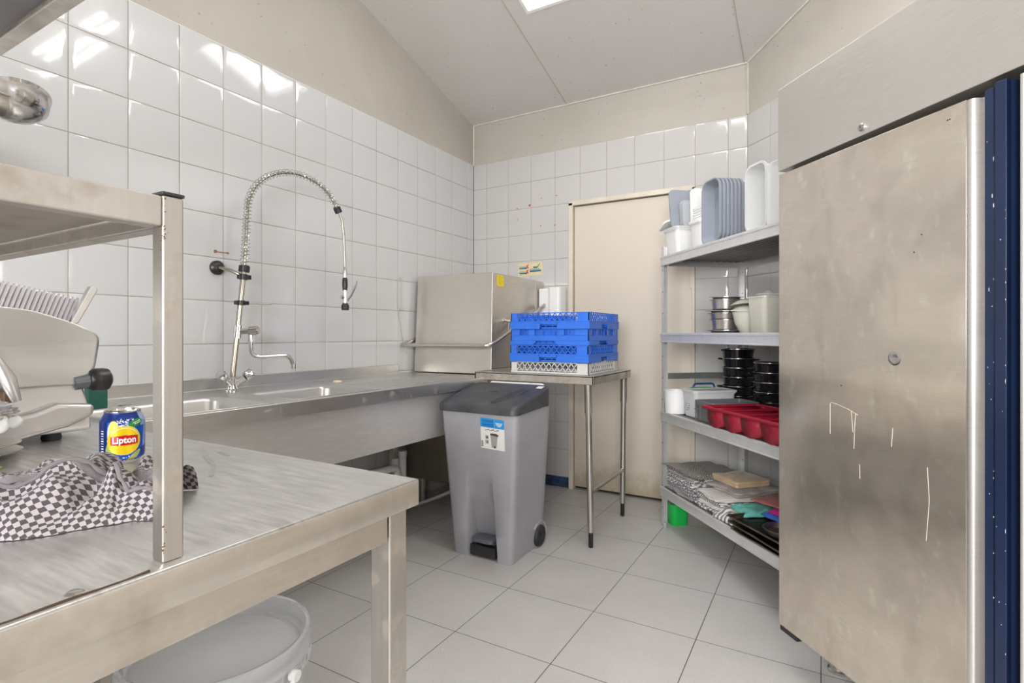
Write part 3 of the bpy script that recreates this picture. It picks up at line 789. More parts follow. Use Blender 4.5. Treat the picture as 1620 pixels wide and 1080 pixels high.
# hose and spring: up, over in a wide arc, down to the spray head
def arc_pt(t):
    # t 0..1 from riser top to arc end; an arch in a vertical plane running along the wall
    base = A1 + Vector((0, .002, .02)); 
    if t < .30: return base.lerp(base + Vector((.004, .012, .255)), t / .30)
    k = (t - .30) / .70; a = pi * .875 * k
    R1, R2 = .237, .222
    c = base + Vector((.004, .012 + R1, .255))
    return c + Vector((.05 * (1 - cos(a)) * .9, -R1 * cos(a), R2 * sin(a)))
NP = 60
path = [arc_pt(i / NP) for i in range(NP + 1)]
end = path[-1]
low = end + Vector((.008, .045, -.36))
hose = path + [end + Vector((.003, .028, -.05)), end + Vector((.005, .040, -.13)), end + Vector((.007, .044, -.25)), low]
mb = MB(); mb.tube(hose, .0068, 10); hs = mb.build('hose', M['pipe'], fau, world=True)
coil = []; turns = 50; L = 12
for i in range(turns * L + 1):
    t = i / (turns * L); x = t * NP; k = min(int(x), NP - 1); f = x - k
    p = path[k].lerp(path[k + 1], f); tg = (path[min(k + 2, NP)] - path[max(k - 1, 0)]).normalized()
    u = tg.cross(Vector((1, 0, 0))).normalized(); v = tg.cross(u)
    a = 2 * pi * i / L; r = .0185 - .004 * t
    coil.append(p + (u * cos(a) + v * sin(a)) * r)
mb = MB(); mb.tube(coil, .0022, 6); mb.build('spring', M['chrome'], fau, world=True)
tg = (path[-1] - path[-3]).normalized()
mb = MB(); mb.tube([end - tg * .012, end + tg * .02], .019, 20); mb.build('spring_collar', M['black'], fau, world=True, bevel=.002)
# spray head
sp2 = MB(); sp2.tube([low + Vector((0, 0, .06)), low + Vector((0, 0, .03)), low + Vector((0, 0, -.0))], [.0085, .011, .010], 16)
sp = MB()
sp.tube([low + Vector((0, 0, -.06)), low + Vector((.001, .001, -.16))], [.011, .012], 16)
sp.tube([low + Vector((0, 0, -.105)), low + Vector((-.005, -.022, -.103))], [.009, .011], 14)
hd = sp.build('spray_head', M['chrome'], fau, world=True)
sp2.build('hose_coupling', M['chrome'], fau, world=True)
mb = MB(); mb.tube([low + Vector((0, 0, .002)), low + Vector((0, 0, -.012)), low + Vector((0, 0, -.04)), low + Vector((0, 0, -.066))], [.011, .0145, .015, .012], 16)
mb.build('grip', M['black'], hd, world=True)
mb = MB(); mb.tube([low + Vector((.001, .001, -.135)), low + Vector((.001, .001, -.15)), low + Vector((.001, .001, -.172))], [.014, .021, .019], 20); mb.build('nozzle', M['black_rub'], hd, world=True)
mb = MB(); mb.tube([low + Vector((.003, .012, -.125)), low + Vector((.01, .035, -.09)), low + Vector((.02, .062, -.03)), low + Vector((.021, .066, -.012))], [.005, .006, .005, .004], 8); mb.build('trigger', M['chrome'], hd, world=True)

# ================================================================== DISHWASHER
dw = thing('dishwasher', 'large stainless hood dishwasher in the back left corner beside the sink counter', 'dishwasher', (-2.11, 3.17, 0))
HX0, HX1, HT = -2.405, -1.80, 1.516
mb = MB()
yb = 3.455
vs = [(HX0, 2.832, SZ + .004), (HX1, 2.855, SZ + .004), (HX1, yb, SZ + .004), (HX0, yb, SZ + .004), (HX0, 2.872, HT), (HX1, 2.872, HT - .002), (HX1, yb, HT - .002), (HX0, yb, HT)]
mb.add(vs, [(0, 3, 2, 1), (4, 5, 6, 7), (0, 1, 5, 4), (1, 2, 6, 5), (2, 3, 7, 6), (3, 0, 4, 7)])
hood = mb.build('hood', M['steel_dw'], dw, world=True, bevel=.004)
mb = MB(); mb.box((HX0 + .01, yb + .010, .45), (HX1 - .004, YB - .012, HT - .005)); mb.build('rear_column', M['steel_dw'], dw, world=True, bevel=.003)
mb = MB(); mb.box((HX0 + .02, yb + .0005, .9), (HX1 - .012, yb + .0099, HT - .012)); mb.build('column_gap', M['dark'], dw, world=True)
mb = MB(); mb.box((HX1 - .0038, 3.525, 1.315), (HX1 - .0015, 3.548, 1.375)); mb.build('pivot_slot', M['dark'], dw, world=True)
mb = MB(); mb.box((HX0 + .005, 2.76, .175), (HX1 - .02, 3.44, SZ - .006)); mb.build('tank_body', M['steel_dark'], dw, world=True, bevel=.004)
for (x, y) in ((HX0 + .10, 2.80), (HX1 - .09, 2.80), (HX0 + .10, 3.38), (HX1 - .09, 3.38)):
    mb = MB(); mb.tube([(x, y, 0), (x, y, .10), (x, y, .102), (x, y, .176)], [.017, .019, .022, .022], 16); mb.build('leg', M['steel_tube'], dw, world=True)
hx0, hx1 = -2.434, -1.752
hpts = fillet([(hx1, 3.53, 1.345), (hx1, 2.775, 1.052), (hx0 + .0, 2.725, 1.052), (hx0, 2.80, 1.06), (hx0 + .02, 3.0, 1.15)], .075, 8)
mb = MB(); mb.tube(hpts, .0125, 14); mb.tube([(hx1, 3.528, 1.344), (HX1 - .005, 3.53, 1.352)], .011, 12)
hb = mb.build('lift_handle', M['steel_tube'], dw, world=True)
mb = MB(); mb.tube([(HX1, 3.02, 1.215), (hx1, 3.02, 1.207)], .012, 12); mb.tube([(HX1, 3.02, 1.215), (HX1 + .004, 3.02, 1.215)], .026, 18); mb.tube([(hx1 - .012, 3.02, 1.21), (hx1 - .01, 3.0, 1.13)], .006, 8)
mb.build('handle_bracket', M['steel_tube'], dw, world=True)
mb = MB(); mb.box((HX1 + .0002, 2.925, 1.432), (HX1 + .0012, 3.005, 1.502))
for i in range(6): mb.box((HX1 + .0012, 2.932, 1.492 - i * .009), (HX1 + .0015, 2.998 - (i % 3) * .012, 1.4935 - i * .009), 1)
tag(mb.build('warning_label', [M['yellow'], plain('dark_yellow_print', (.25, .18, .01), .6)], dw, world=True), 'yellow warning label')

# conduit traces and soap holder wire on the wall left of the hood
mb = MB(); mb.tube(fillet([(XL + .004, 2.70, 1.49), (XL + .004, 2.703, 1.29), (XL + .004, 2.74, 1.13), (XL + .012, 2.78, 1.0)], .03), .003, 6)
mb.tube([(XL + .004, 2.735, 1.50), (XL + .004, 2.737, 1.29)], .003, 6); mb.box((XL + .001, 2.72, 1.494), (XL + .008, 2.745, 1.506)); mb.box((XL + .001, 2.72, 1.284), (XL + .008, 2.745, 1.296))
tag(mb.build('wall_cable', plain('dull_white_cable', (.50, .49, .47), .6)), 'thin white cable clipped to the tiles left of the dishwasher', 'cable')
mb = MB(); mb.box((XL + .0015, 1.47, 1.505), (XL + .003, 1.53, 1.509)); mb.lathe([(0, 0), (.008, 0), (.007, .004), (0, .005)], 10, (XL + .001, 1.470, 1.508), axis='x'); mb.lathe([(0, 0), (.006, 0), (.005, .003), (0, .004)], 10, (XL + .001, 1.53, 1.507), axis='x')
tag(mb.build('old_screw_plugs', plain('rusty_brown', (.30, .14, .07), .8)), 'brown screw plugs in the tile joint above the faucet bracket', 'plug')

# stickers and dispenser on the back wall
stk = thing('instruction_sticker', 'yellowish instruction sticker with small drawings on the back wall tiles', 'sticker', (-1.92, YB - .003, 1.56))
mb = MB(); mb.box((-2.024, YB - .0022, 1.562), (-1.9265, YB - .0014, 1.662)); mb.box((-1.9255, YB - .0022, 1.566), (-1.818, YB - .0014, 1.664)); mb.build('backing', M['stick'], stk, world=True)
mb = MB()
def pr(pts, m): mb.prism(pts, YB - .0032, YB - .0022, m, 'xz')
for zc in (1.628, 1.590):
    pr([(-2.012, zc - .008), (-1.948, zc - .010), (-1.943, zc + .003), (-2.015, zc + .002)], 0)
    for k in range(4): pr([(-2.008 + k * .016 + .007 * cos(a), zc + .006 + .009 * sin(a)) for a in (0, .6, 1.2, 1.9, 2.5, 3.14)], 3)
    pr([(-1.955, zc - .002), (-1.95, zc - .004), (-1.932, zc + .022), (-1.937, zc + .024)], 1); pr([(-1.953, zc + .018), (-1.949, zc + .022), (-1.932, zc - .004), (-1.937, zc - .008)], 1)
pr([(-1.922, 1.592), (-1.828, 1.594), (-1.826, 1.607), (-1.924, 1.606)], 0)
for k in range(5): pr([(-1.915 + k * .017 + .009 * cos(a), 1.608 + .013 * sin(a)) for a in (0, .6, 1.2, 1.9, 2.5, 3.14)], 3)
pr([(-1.895, 1.622), (-1.865, 1.622), (-1.862, 1.632), (-1.892, 1.634)], 0)
pr([(-1.872, 1.630), (-1.866, 1.622), (-1.860, 1.620), (-1.834, 1.654), (-1.84, 1.656), (-1.862, 1.632)], 2)
pr([(-2.012, 1.570), (-1.992, 1.570), (-1.992, 1.573), (-2.012, 1.573)], 0)
mb.build('printed_drawing', [M['st_blue'], M['st_red'], M['st_green'], M['midgrey']], stk, world=True)
dsp = thing('towel_dispenser', 'white wall dispenser beside the door frame behind the blue racks', 'dispenser', (-1.705, YB - .06, 1.16))
mb = MB(); mb.box((-1.800, YB - .10, 1.16), (-1.712, YB - .002, 1.455)); mb.build('back_housing', M['white_pl'], dsp, world=True, bevel=.012, seg=3)
mb = MB(); mb.loft([[(p[0], p[1], z) for p in rrect(.10, .13, .025, 0, 6, -1.662, YB - .068)] for z in (1.16, 1.452, 1.458)]); mb.build('cover', M['white_pl'], dsp, world=True)

# ================================================================== SIDE TABLE WITH RACKS
st = thing('side_table', 'narrow stainless side table on round legs in front of the cream door', 'table', (-1.40, 2.94, 0))
TX0, TX1, TY0, TY1, TZ = -1.775, -1.030, 2.632, 3.25, .905
mb = MB(); mb.box((TX0, TY0, TZ - .008), (TX1, TY1, TZ - .004)); mb.build('tabletop', M['steel_sink'], st, world=True)
mb = MB()
mb.box((TX0, TY0, TZ - .047), (TX1, TY0 + .012, TZ)); mb.box((TX1 - .012, TY0, TZ - .047), (TX1, TY1, TZ)); mb.box((TX0, TY1 - .012, TZ - .047), (TX1, TY1, TZ)); mb.box((TX0, TY0, TZ - .047), (TX0 + .012, TY1, TZ))
mb.build('edge_rail', M['steel_table'], st, world=True, bevel=.003)
for (x, y, xt) in ((-1.060, 2.665, -1.075), (-1.074, 3.226, -1.066)):
    mb = MB()
    P0, P1 = Vector((x, y, .08)), Vector((xt, y, TZ - .045)); md = P0.lerp(P1, .80)
    mb.tube([P0, md], .0165, 20); mb.tube([md - Vector((0, 0, .0)), P1], .0205, 20); lg = mb.build('leg', M['steel_tube'], st, world=True)
    mb = MB(); mb.tube([(x, y, 0), (x, y, .004), (x, y, .084)], [.011, .0125, .0125], 16); mb.build('foot', M['black'], lg, world=True)
mb = MB(); mb.tube([(-1.064, 2.665, .285), (-1.072, 3.226, .287)], .0125, 14); mb.build('stretcher', M['steel_tube'], st, world=True)
mb = MB(); mb.box((TX0 + .01, TY0 + .03, TZ - .085), (TX0 + .03, TY0 + .07, TZ - .045)); mb.tube([(TX0 + .02, TY0 + .02, TZ - .07), (TX0 + .02, TY0 + .09, TZ - .075)], .009, 10)
mb.build('hook_bracket', M['steel_tube'], st, world=True)

RX0, RX1, RY0, RY1 = -1.585, -1.098, 2.728, 3.205
def lattice(mb, p, d, L, z0, z1, n, nrm, th=.0042):
    p, d, nrm = Vector(p), Vector(d), Vector(nrm); s = L / n
    for i in range(n):
        for (a, b) in ((z0, z1), (z1, z0)):
            mb.bar(p + d * (i * s) + Vector((0, 0, a)), p + d * ((i + 1) * s) + Vector((0, 0, b)), .0046, th, up=nrm)
def rack(z0, z1, style, m, label, name='dish_rack', ox=0, oy=0, skew=0, topmost=False):
    cx, cy = (RX0 + RX1) / 2 + ox, (RY0 + RY1) / 2 + oy; W, D = RX1 - RX0, RY1 - RY0
    rt = thing(name, label, 'rack', (cx, cy, z0), skew, 'stacked dish racks')
    hx, hy = W / 2, D / 2; H = z1 - z0; wl = .006
    def sides(mbb, fn):
        for (p, d, L, n) in (((-hx, -hy, 0), (1, 0, 0), W, (0, -1, 0)), ((-hx, hy, 0), (1, 0, 0), W, (0, 1, 0)), ((hx, -hy, 0), (0, 1, 0), D, (1, 0, 0)), ((-hx, -hy, 0), (0, 1, 0), D, (-1, 0, 0))):
            fn(mbb, Vector(p), Vector(d), L, Vector(n))
    def slab(mbb, p, d, n, a, b, za, zb, out=0., th=wl):
        q0 = p + d * a + n * out; q1 = p + d * b + n * (out - th)
        mbb.box((min(q0.x, q1.x), min(q0.y, q1.y), za), (max(q0.x, q1.x), max(q0.y, q1.y), zb))
    body = MB()
    if style == 'lattice':
        zs = H * .46                                      # skirt below, lattice above
        def f(b, p, d, L, n):
            c = L * .205
            e = zs * .62
            slab(b, p, d, n, -.003, L * .39, 0, zs, .004); slab(b, p, d, n, L * .61, L + .003, 0, zs, .004)
            slab(b, p, d, n, L * .38, L * .62, e, zs, .004); slab(b, p, d, n, L * .385, L * .615, 0, e, -.018, .004)
            slab(b, p, d, n, 0, L * .085, zs, H); slab(b, p, d, n, L * .86, L, zs, H)
            slab(b, p, d, n, 0, L, H - .005, H, .001); slab(b, p, d, n, -.003, L + .003, zs - .003, zs + .003, .006)
    elif style == 'window':
        def f(b, p, d, L, n):
            z1w, z0w = H * .97, H * .60
            slab(b, p, d, n, 0, L, H * .27, z0w); slab(b, p, d, n, 0, L, z1w, H)
            ws = [(.0, .12), (.24, .32), (.62, .70), (.83, 1.)]
            for (a, c) in ws: slab(b, p, d, n, L * a, L * c, z0w, z1w)
            for a in (.18, .42, .52, .76): slab(b, p, d, n, L * a - .002, L * a + .002, z0w, z1w, -.001, .004)
            slab(b, p, d, n, 0, L * .30, 0, H * .27, .003); slab(b, p, d, n, L * .62, L, 0, H * .27, .003)
            slab(b, p, d, n, .1 * L, .9 * L, 0, H, -.02, .004)
            for k in range(5):   # arch shoulders
                slab(b, p, d, n, L * (.30 + .008 * k), L * (.31 + .008 * k), H * .05 * k, H * .27, .002); slab(b, p, d, n, L * (.61 - .008 * k), L * (.62 - .008 * k), H * .05 * k, H * .27, .002)
            slab(b, p, d, n, L * .33, L * .59, H * .25, H * .30, .004)
    else:
        def f(b, p, d, L, n):
            slab(b, p, d, n, -.002, L + .002, 0, .010, .002); slab(b, p, d, n, 0, L * .085, .01, H); slab(b, p, d, n, L * .86, L, .01, H); slab(b, p, d, n, 0, L, H - .004, H)
        zs = .010
    sides(body, f)
    bo = body.build('body', m, rt, bevel=.001, seg=1)
    if style != 'window':
        def fl(b, p, d, L, n):
            la = MB(); lattice(la, p + d * (L * .085) - n * .003, d, L * .775, zs + .002, H - .004, 11, n); la.build('lattice_side', m, rt)
        sides(None, fl)
    gr = MB()
    for i in range(12):
        u = -hx + .02 + (W - .04) * i / 11; gr.box((u - .002, -hy + .006, .012), (u + .002, hy - .006, .018))
        v = -hy + .02 + (D - .04) * i / 11; gr.box((-hx + .006, v - .002, .012), (hx - .006, v + .002, .018))
    gr.build('bottom_grid', m, rt)
    if style in ('lattice', 'window'):
        dv = MB(); nd = 4 if topmost else 7
        for i in range(1, nd):
            u = -hx + W * i / 7; dv.box((u - .0012, -hy + .012, .02), (u + .0012, hy - .012, H - .012))
        for i in range(1, 7):
            v = -hy + D * i / 7; dv.box((-hx + .012, v - .0012, .02), (-.02 if topmost else hx - .012, v + .0012, H - .012))
        dv.build('divider', m, rt)
rack(TZ - .003, TZ + .060, 'base', M['rack_grey'], 'light grey lattice rack on the side table, bottom of the stack')
rack(TZ + .061, TZ + .157, 'lattice', M['blue'], 'blue lattice rack directly on top of the grey rack', ox=-.002)
rack(TZ + .158, TZ + .247, 'window', M['blue'], 'blue rack with solid sides and small rectangular openings, third up in the stack', oy=.003)
rack(TZ + .248, TZ + .341, 'lattice', M['blue'], 'topmost blue rack of the stack, lattice band at the top', ox=.003, oy=-.001, topmost=True)

# ================================================================== WHEELED PEDAL BIN
bn = thing('pedal_bin', 'tall grey wheeled pedal bin with a charcoal lid, in front of the sink end', 'bin', (-1.478, 2.43, 0))
def lerp(a, b, k): return a + (b - a) * k
def sstep(a, b, x): x = max(0, min(1, (x - a) / (b - a))); return x * x * (3 - 2 * x)
mb = MB(); rings = []
BH = .745
def bin_ring(z, ins=0):
    k = z / .72; hx = lerp(.172, .222, k) - ins; yf = lerp(2.252, 2.212, k) + ins; ybk = lerp(2.60, 2.59, k) - ins
    ybk += 0
    rec = .115 * (1 - sstep(.02, .50, z)) ** 1.3; gw = lerp(.078, .062, min(1, z / .5))
    r = .022; P = []
    cx = -1.478
    pts = [(-hx + r, yf), (-gw - .018, yf), (-gw - .009, yf + rec * .12), (-gw, yf + rec * .85), (-gw * .5, yf + rec * .97), (0, yf + rec), (gw * .5, yf + rec * .97), (gw, yf + rec * .85), (gw + .009, yf + rec * .12), (gw + .018, yf), (hx - r, yf),
           (hx - r * .3, yf + r * .3), (hx, yf + r)]
    # right side, slightly dished
    for j in range(1, 9): pts.append((hx - .006 * sin(pi * j / 9) * (1 - .4 * k), lerp(yf + r, ybk - r, j / 9)))
    pts += [(hx, ybk - r), (hx - r * .3, ybk - r * .3), (hx - r, ybk), (-hx + r, ybk), (-hx + r * .3, ybk - r * .3), (-hx, ybk - r)]
    for j in range(1, 5): pts.append((-hx, lerp(ybk - r, yf + r, j / 5)))
    pts += [(-hx, yf + r), (-hx + r * .3, yf + r * .3)]
    return [(cx + a, b, z) for a, b in pts]
zs = [0, .004, .03, .06, .10, .14, .18, .23, .28, .33, .38, .43, .48, .53, .6, .68, BH]
rings = [bin_ring(z) for z in zs] + [bin_ring(BH, .006), bin_ring(.10, .006)]
mb.loft(rings)
mb.build('body', M['bin_grey'], bn, world=True, auto=50)
# pedal
mb = MB(); mb.loft([[(p[0], p[1], z) for p in rrect(.125, .085, .02, 0, 5, -1.475, 2.285)] for z in (.082, .098, .101)])
mb.box((-1.525, 2.30, .03), (-1.43, 2.37, .085)); mb.build('pedal', plain('slate_plastic', (.12, .12, .15), .4), bn, world=True, bevel=.003)
mb = MB(); mb.box((-1.552, 2.262, .008), (-1.404, 2.368, .06)); mb.build('pedal_recess', M['black_rub'], bn, world=True)
# wheels at the back
for s in (-1, 1):
    mb = MB(); cxw = -1.478 + s * .168
    mb.lathe([(.02, -.019), (.050, -.019), (.056, -.012), (.057, 0), (.056, .012), (.050, .019), (.02, .019)], 36, (cxw, 2.545, .0575), axis='x'); wh = mb.build('wheel', M['black_rub'], bn, world=True)
    mb = MB(); mb.lathe([(0, -.022), (.014, -.022), (.02, -.019), (.02, .019), (.014, .022), (0, .022)], 20, (cxw, 2.545, .0575), axis='x'); mb.build('hub', M['black'], wh, world=True)
    mb = MB(); ar = []
    mb.tube([(-1.478 + s * (.176 + .0), 2.545 + .074 * cos(a), .0575 + .074 * sin(a)) for a in [pi * j / 14 for j in range(-1, 12)]], .006, 8); mb.build('wheel_arch', M['bin_grey'], bn, world=True)
# lid: sloping slab with a lip
mb = MB()
def lid_ring(ins, dz, rr=.035):
    pts = rrect(.468 - 2 * ins, .375 - 2 * ins, rr, 0, 6, -1.483, 2.388)
    out = []
    for (x, y, _) in pts:
        k = (y - 2.20) / .375; bulge = .0
        out.append((x, y - .012 * cos((x + 1.483) / .234 * pi / 2) * (1 if y < 2.24 else 0), .765 + .085 * k + dz))
    return out
flat = lambda ins, z0, z1: [(x, y, lerp(z0, z1, (y - 2.20) / .375)) for (x, y, z) in lid_ring(ins, 0)]
mb.loft([flat(.010, .737, .755), flat(.0, .735, .752), flat(.0, .760, .840), flat(.006, .771, .853), flat(.025, .775, .858), flat(.035, .7735, .8565), flat(.12, .776, .860)])
lid = mb.build('lid', M['bin_lid'], bn, world=True, auto=50)
mb = MB()
def lidz(x, y): return lerp(.7755, .8585, (y - 2.20) / .375) + .0008
leaf = [(-1.375 + .035 * sin(a) * (1 if a < pi else 1) + (y0 := 0), 2.36 + .115 * -cos(a)) for a in [2 * pi * j / 24 for j in range(24)]]
L2 = [(x + (y - 2.36) * .35, y) for x, y in leaf]
mb.add([(x, y, lidz(x, y)) for x, y in L2] + [(x + .0, y, lidz(x, y) + .004) for x, y in [(lerp(a, -1.375, .25), lerp(b, 2.36, .12)) for a, b in L2]], [(i, (i + 1) % 24, 24 + (i + 1) % 24, 24 + i) for i in range(24)] + [tuple(range(24, 48))])
mb.add([(x, y, lidz(x, y) + .0005) for x, y in ((-1.535, 2.40), (-1.455, 2.392), (-1.495, 2.42))], [(0, 1, 2)])
mb.build('embossed_leaf', plain('scuffed_lid', (.035, .035, .038), .6, var=.4, vscale=40), lid, world=True)
mb = MB(); mb.add([(x, y, lidz(x, y) + .001) for x, y in ((-1.298, 2.49), (-1.262, 2.49), (-1.262, 2.525), (-1.298, 2.525))], [(0, 1, 2, 3)]); mb.build('small_sticker', M['paper'], lid, world=True)
mb = MB(); mb.tube(fillet([(-1.65, 2.60, .82), (-1.65, 2.612, .850), (-1.31, 2.612, .850), (-1.31, 2.60, .82)], .02), .006, 10); mb.build('rear_handle', M['white_pl'], bn, world=True)
# product label on the front
mb = MB(); LX0, LX1, LZ0, LZ1 = -1.458, -1.322, .566, .716
def lp(u, v, o=.0012):
    z = lerp(LZ0, LZ1, v) - .006 * (u - .0); x = lerp(LX0, LX1, u); return (x, lerp(2.252, 2.212, z / .72) - o, z)
def lq(u0, v0, u1, v1, m, o): mb.add([lp(u0, v0, o), lp(u1, v0, o), lp(u1, v1, o), lp(u0, v1, o)], [(0, 1, 2, 3)], m)
lq(0, 0, 1, 1, 0, .0012); lq(0, .70, 1, 1, 1, .0018)
lq(.06, .86, .56, .95, 2, .0022); lq(.06, .74, .56, .83, 2, .0022); lq(.58, .71, .59, .99, 3, .0022)
for i, (a, b) in enumerate(((.63, .93), (.66, .90), (.72, .86))): lq(a, .86 - i * .045, b, .885 - i * .045, 0, .0024)
for i in range(9): lq(.2 + i * .065, .60 + .012 * (i % 3), .245 + i * .065, .625 + .02 * ((i * 7) % 3), 4, .0022)
mb.add([lp(u, v, .0022) for u, v in ((.46, .06), (.66, .06), (.72, .46), (.42, .46))], [(0, 1, 2, 3)], 5)
mb.add([lp(u, v, .0024) for u, v in ((.40, .46), (.74, .44), (.76, .49), (.66, .53), (.42, .52))], [(0, 1, 2, 3, 4)], 4)
mb.add([lp(u, v, .0024) for u, v in ((.55, .05), (.62, .05), (.62, .12), (.55, .12))], [(0, 1, 2, 3)], 4)
lq(.2, .32, .33, .44, 5, .0022); lq(.2, .17, .33, .29, 5, .0022); lq(.24, .34, .31, .40, 4, .0024); lq(.27, .19, .31, .24, 4, .0024)
for i in range(5): lq(.02, .06 + i * .04, .10, .085 + i * .04, 4, .0022)
mb.build('product_label', [M['paper'], M['lab_blue'], plain('deep_blue_print', (.01, .17, .50), .5), M['lab_ltblue'], M['ink'], M['midgrey']], bn, world=True, fixn=False)

# ================================================================== WORKTABLE WITH OVERSHELF
wt_ = thing('work_table', 'stainless steel worktable with square legs and a low shelf above, nearest the camera', 'table', (-1.15, -.12, 0))
WX0, WX1, WY0, WY1, WZ = -1.76, -.547, -.90, .655, .90
mb = MB()
mb.loft([[(x, y, z) for x, y in ((WX0 + i, WY0 + i), (WX1 - i, WY0 + i), (WX1 - i, WY1 - i), (WX0 + i, WY1 - i))] for i, z in ((.001, WZ - .041), (0, WZ - .040), (0, WZ - .0035), (.001, WZ - .001), (.0035, WZ))], 0, False, True)
mb.loft([[(x, y, WZ - .041) for x, y in ((WX0 + .001, WY0 + .001), (WX1 - .001, WY0 + .001), (WX1 - .001, WY1 - .001), (WX0 + .001, WY1 - .001))], [(x, y, WZ - .041) for x, y in ((WX0 + .02, WY0 + .02), (WX1 - .02, WY0 + .02), (WX1 - .02, WY1 - .02), (WX0 + .02, WY1 - .02))]], 1, False, False)
mb.box((WX0 + .02, WY0 + .02, WZ - .03), (WX1 - .02, WY1 - .02, WZ - .012), 1)
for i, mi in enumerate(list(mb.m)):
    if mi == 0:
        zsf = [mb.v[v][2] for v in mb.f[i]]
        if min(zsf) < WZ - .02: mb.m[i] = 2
mb.build('tabletop', [M['steel_top'], M['steel_under'], M['steel_table']], wt_, world=True, auto=50)
mb = MB()
for (a, b) in (((WX1 - .058, WY0 + .05, WZ - .089), (WX1 - .022, WY1 - .045, WZ - .0415)), ((WX0 + .02, WY0 + .05, WZ - .089), (WX0 + .05, WY1 - .045, WZ - .0415)), ((WX0 + .05, WY1 - .055, WZ - .089), (WX1 - .05, WY1 - .025, WZ - .0415)), ((WX0 + .05, WY0 + .025, WZ - .089), (WX1 - .05, WY0 + .055, WZ - .0415))):
    mb.box(a, b)
mb.build('frame_rail', M['steel_table'], wt_, world=True, bevel=.002)
for (x, y) in ((WX1 - .043, WY1 - .0205), (WX0 + .045, WY1 - .025), (WX1 - .043, WY0 + .045), (WX0 + .045, WY0 + .045)):
    mb = MB(); mb.box((x - .02, y - .0195, .02), (x + .02, y + .0195, WZ - .0415)); mb.tube([(x, y, 0), (x, y, .03)], .013, 12)
    mb.build('leg', M['steel_up'], wt_, world=True, bevel=.003)
OX0, OX1, OY0, OY1 = -1.12, -.575, -.75, .291
for (x, y) in ((-.5705, .2955), (-.5705, -.75), (-1.105, -.75)):
    mb = MB(); mb.box((x - .0103, y - .0103, WZ), (x + .0103, y + .0103, 1.2625)); up = mb.build('upright', M['steel_up'], wt_, world=True, bevel=.0025)
    mb = MB(); mb.box((x - .0108, y - .0108, 1.2626), (x + .0108, y + .0108, 1.2660)); mb.build('end_cap', M['black_rub'], up, world=True, bevel=.001)
mb = MB(); mb.box((-1.105 - .014, .291 - .014, WZ), (-1.105 + .014, .291 + .014, 1.2625)); mb.build('upright', M['steel_up'], wt_, world=True, bevel=.0025)
mb = MB()
mb.box((-.581, OY0 + .011, 1.231), (-.5605, .2850, 1.261)); mb.box((OX0 - .01, OY0 + .014, 1.231), (OX0 + .02, OY1 - .014, 1.261))
mb.box((OX0 + .02, .286, 1.231), (-.581, .3055, 1.261)); mb.box((OX0 + .02, OY0 - .011, 1.231), (OX1 - .014, OY0 + .012, 1.261))
mb.build('shelf_frame', M['steel_up'], wt_, world=True, bevel=.002)
mb = MB(); mb.box((OX0, OY0, 1.2455), (OX1 - .012, OY1 - .012, 1.249)); mb.build('overshelf', M['steel_under'], wt_, world=True)
mb = MB(); mb.lathe([(0, .0018), (.005, .0016), (.0075, 0)], 16, (-.565, .215, WZ)); mb.build('bolt', M['steel_tube'], wt_, world=True)
mb = MB()                                        # dull smear across the polished top
def smear(L, wds):
    pts = fillet([(x, y, 0) for x, y in L], .05, 4); n_ = len(pts); P_ = []
    for i, p in enumerate(pts):
        d = (pts[min(i + 1, n_ - 1)] - pts[max(i - 1, 0)]).normalized(); nn = Vector((-d.y, d.x, 0)); w_ = lerp(wds[0], wds[1], i / n_) * (.8 + .5 * noise.noise(Vector((i * .9, 0, wds[0] * 99))))
        P_.append((p + nn * w_, p - nn * w_))
    mb.add([(q.x, q.y, WZ + .0003) for pr__ in P_ for q in pr__], [(2 * i, 2 * i + 2, 2 * i + 3, 2 * i + 1) for i in range(n_ - 1)])
smear([(-1.065, .62), (-.985, .575), (-.905, .545), (-.84, .50)], (.007, .004)); smear([(-1.00, .61), (-.95, .60)], (.006, .004))
mb.build('dull_smear', steel('smeared_steel', (0.56, 0.55, 0.53), 0.36, (1, 9, 1), streak=0.5), wt_, world=True, fixn=False)
mb = MB()                                        # rusty joint line where the overshelf foot rail meets the top
pts = [(-.553 + random.uniform(-.0006, .0006), .27 - i * .02, WZ + .0006) for i in range(40)]
mb.tube(pts, [random.uniform(.0006, .0016) for _ in pts], 6); mb.build('rust_line', plain('dark_rust', (.06, .035, .02), .9), wt_, world=True)
mb = MB()
for i in range(34):
    zz = random.choice([random.gauss(1.250, .006), random.gauss(1.228, .003), random.gauss(1.222, .004), random.uniform(.902, .94)])
    yy = .2862 + random.gauss(0, .0016); r = random.uniform(.0003, .0010)
    mb.lathe([(0, .0009), (r, .0004), (r * 1.2, 0)], 6, (-.5601, yy, zz), axis='x')
mb.build('rust_spot', plain('brown_rust', (.16, .075, .03), .9), wt_, world=True)

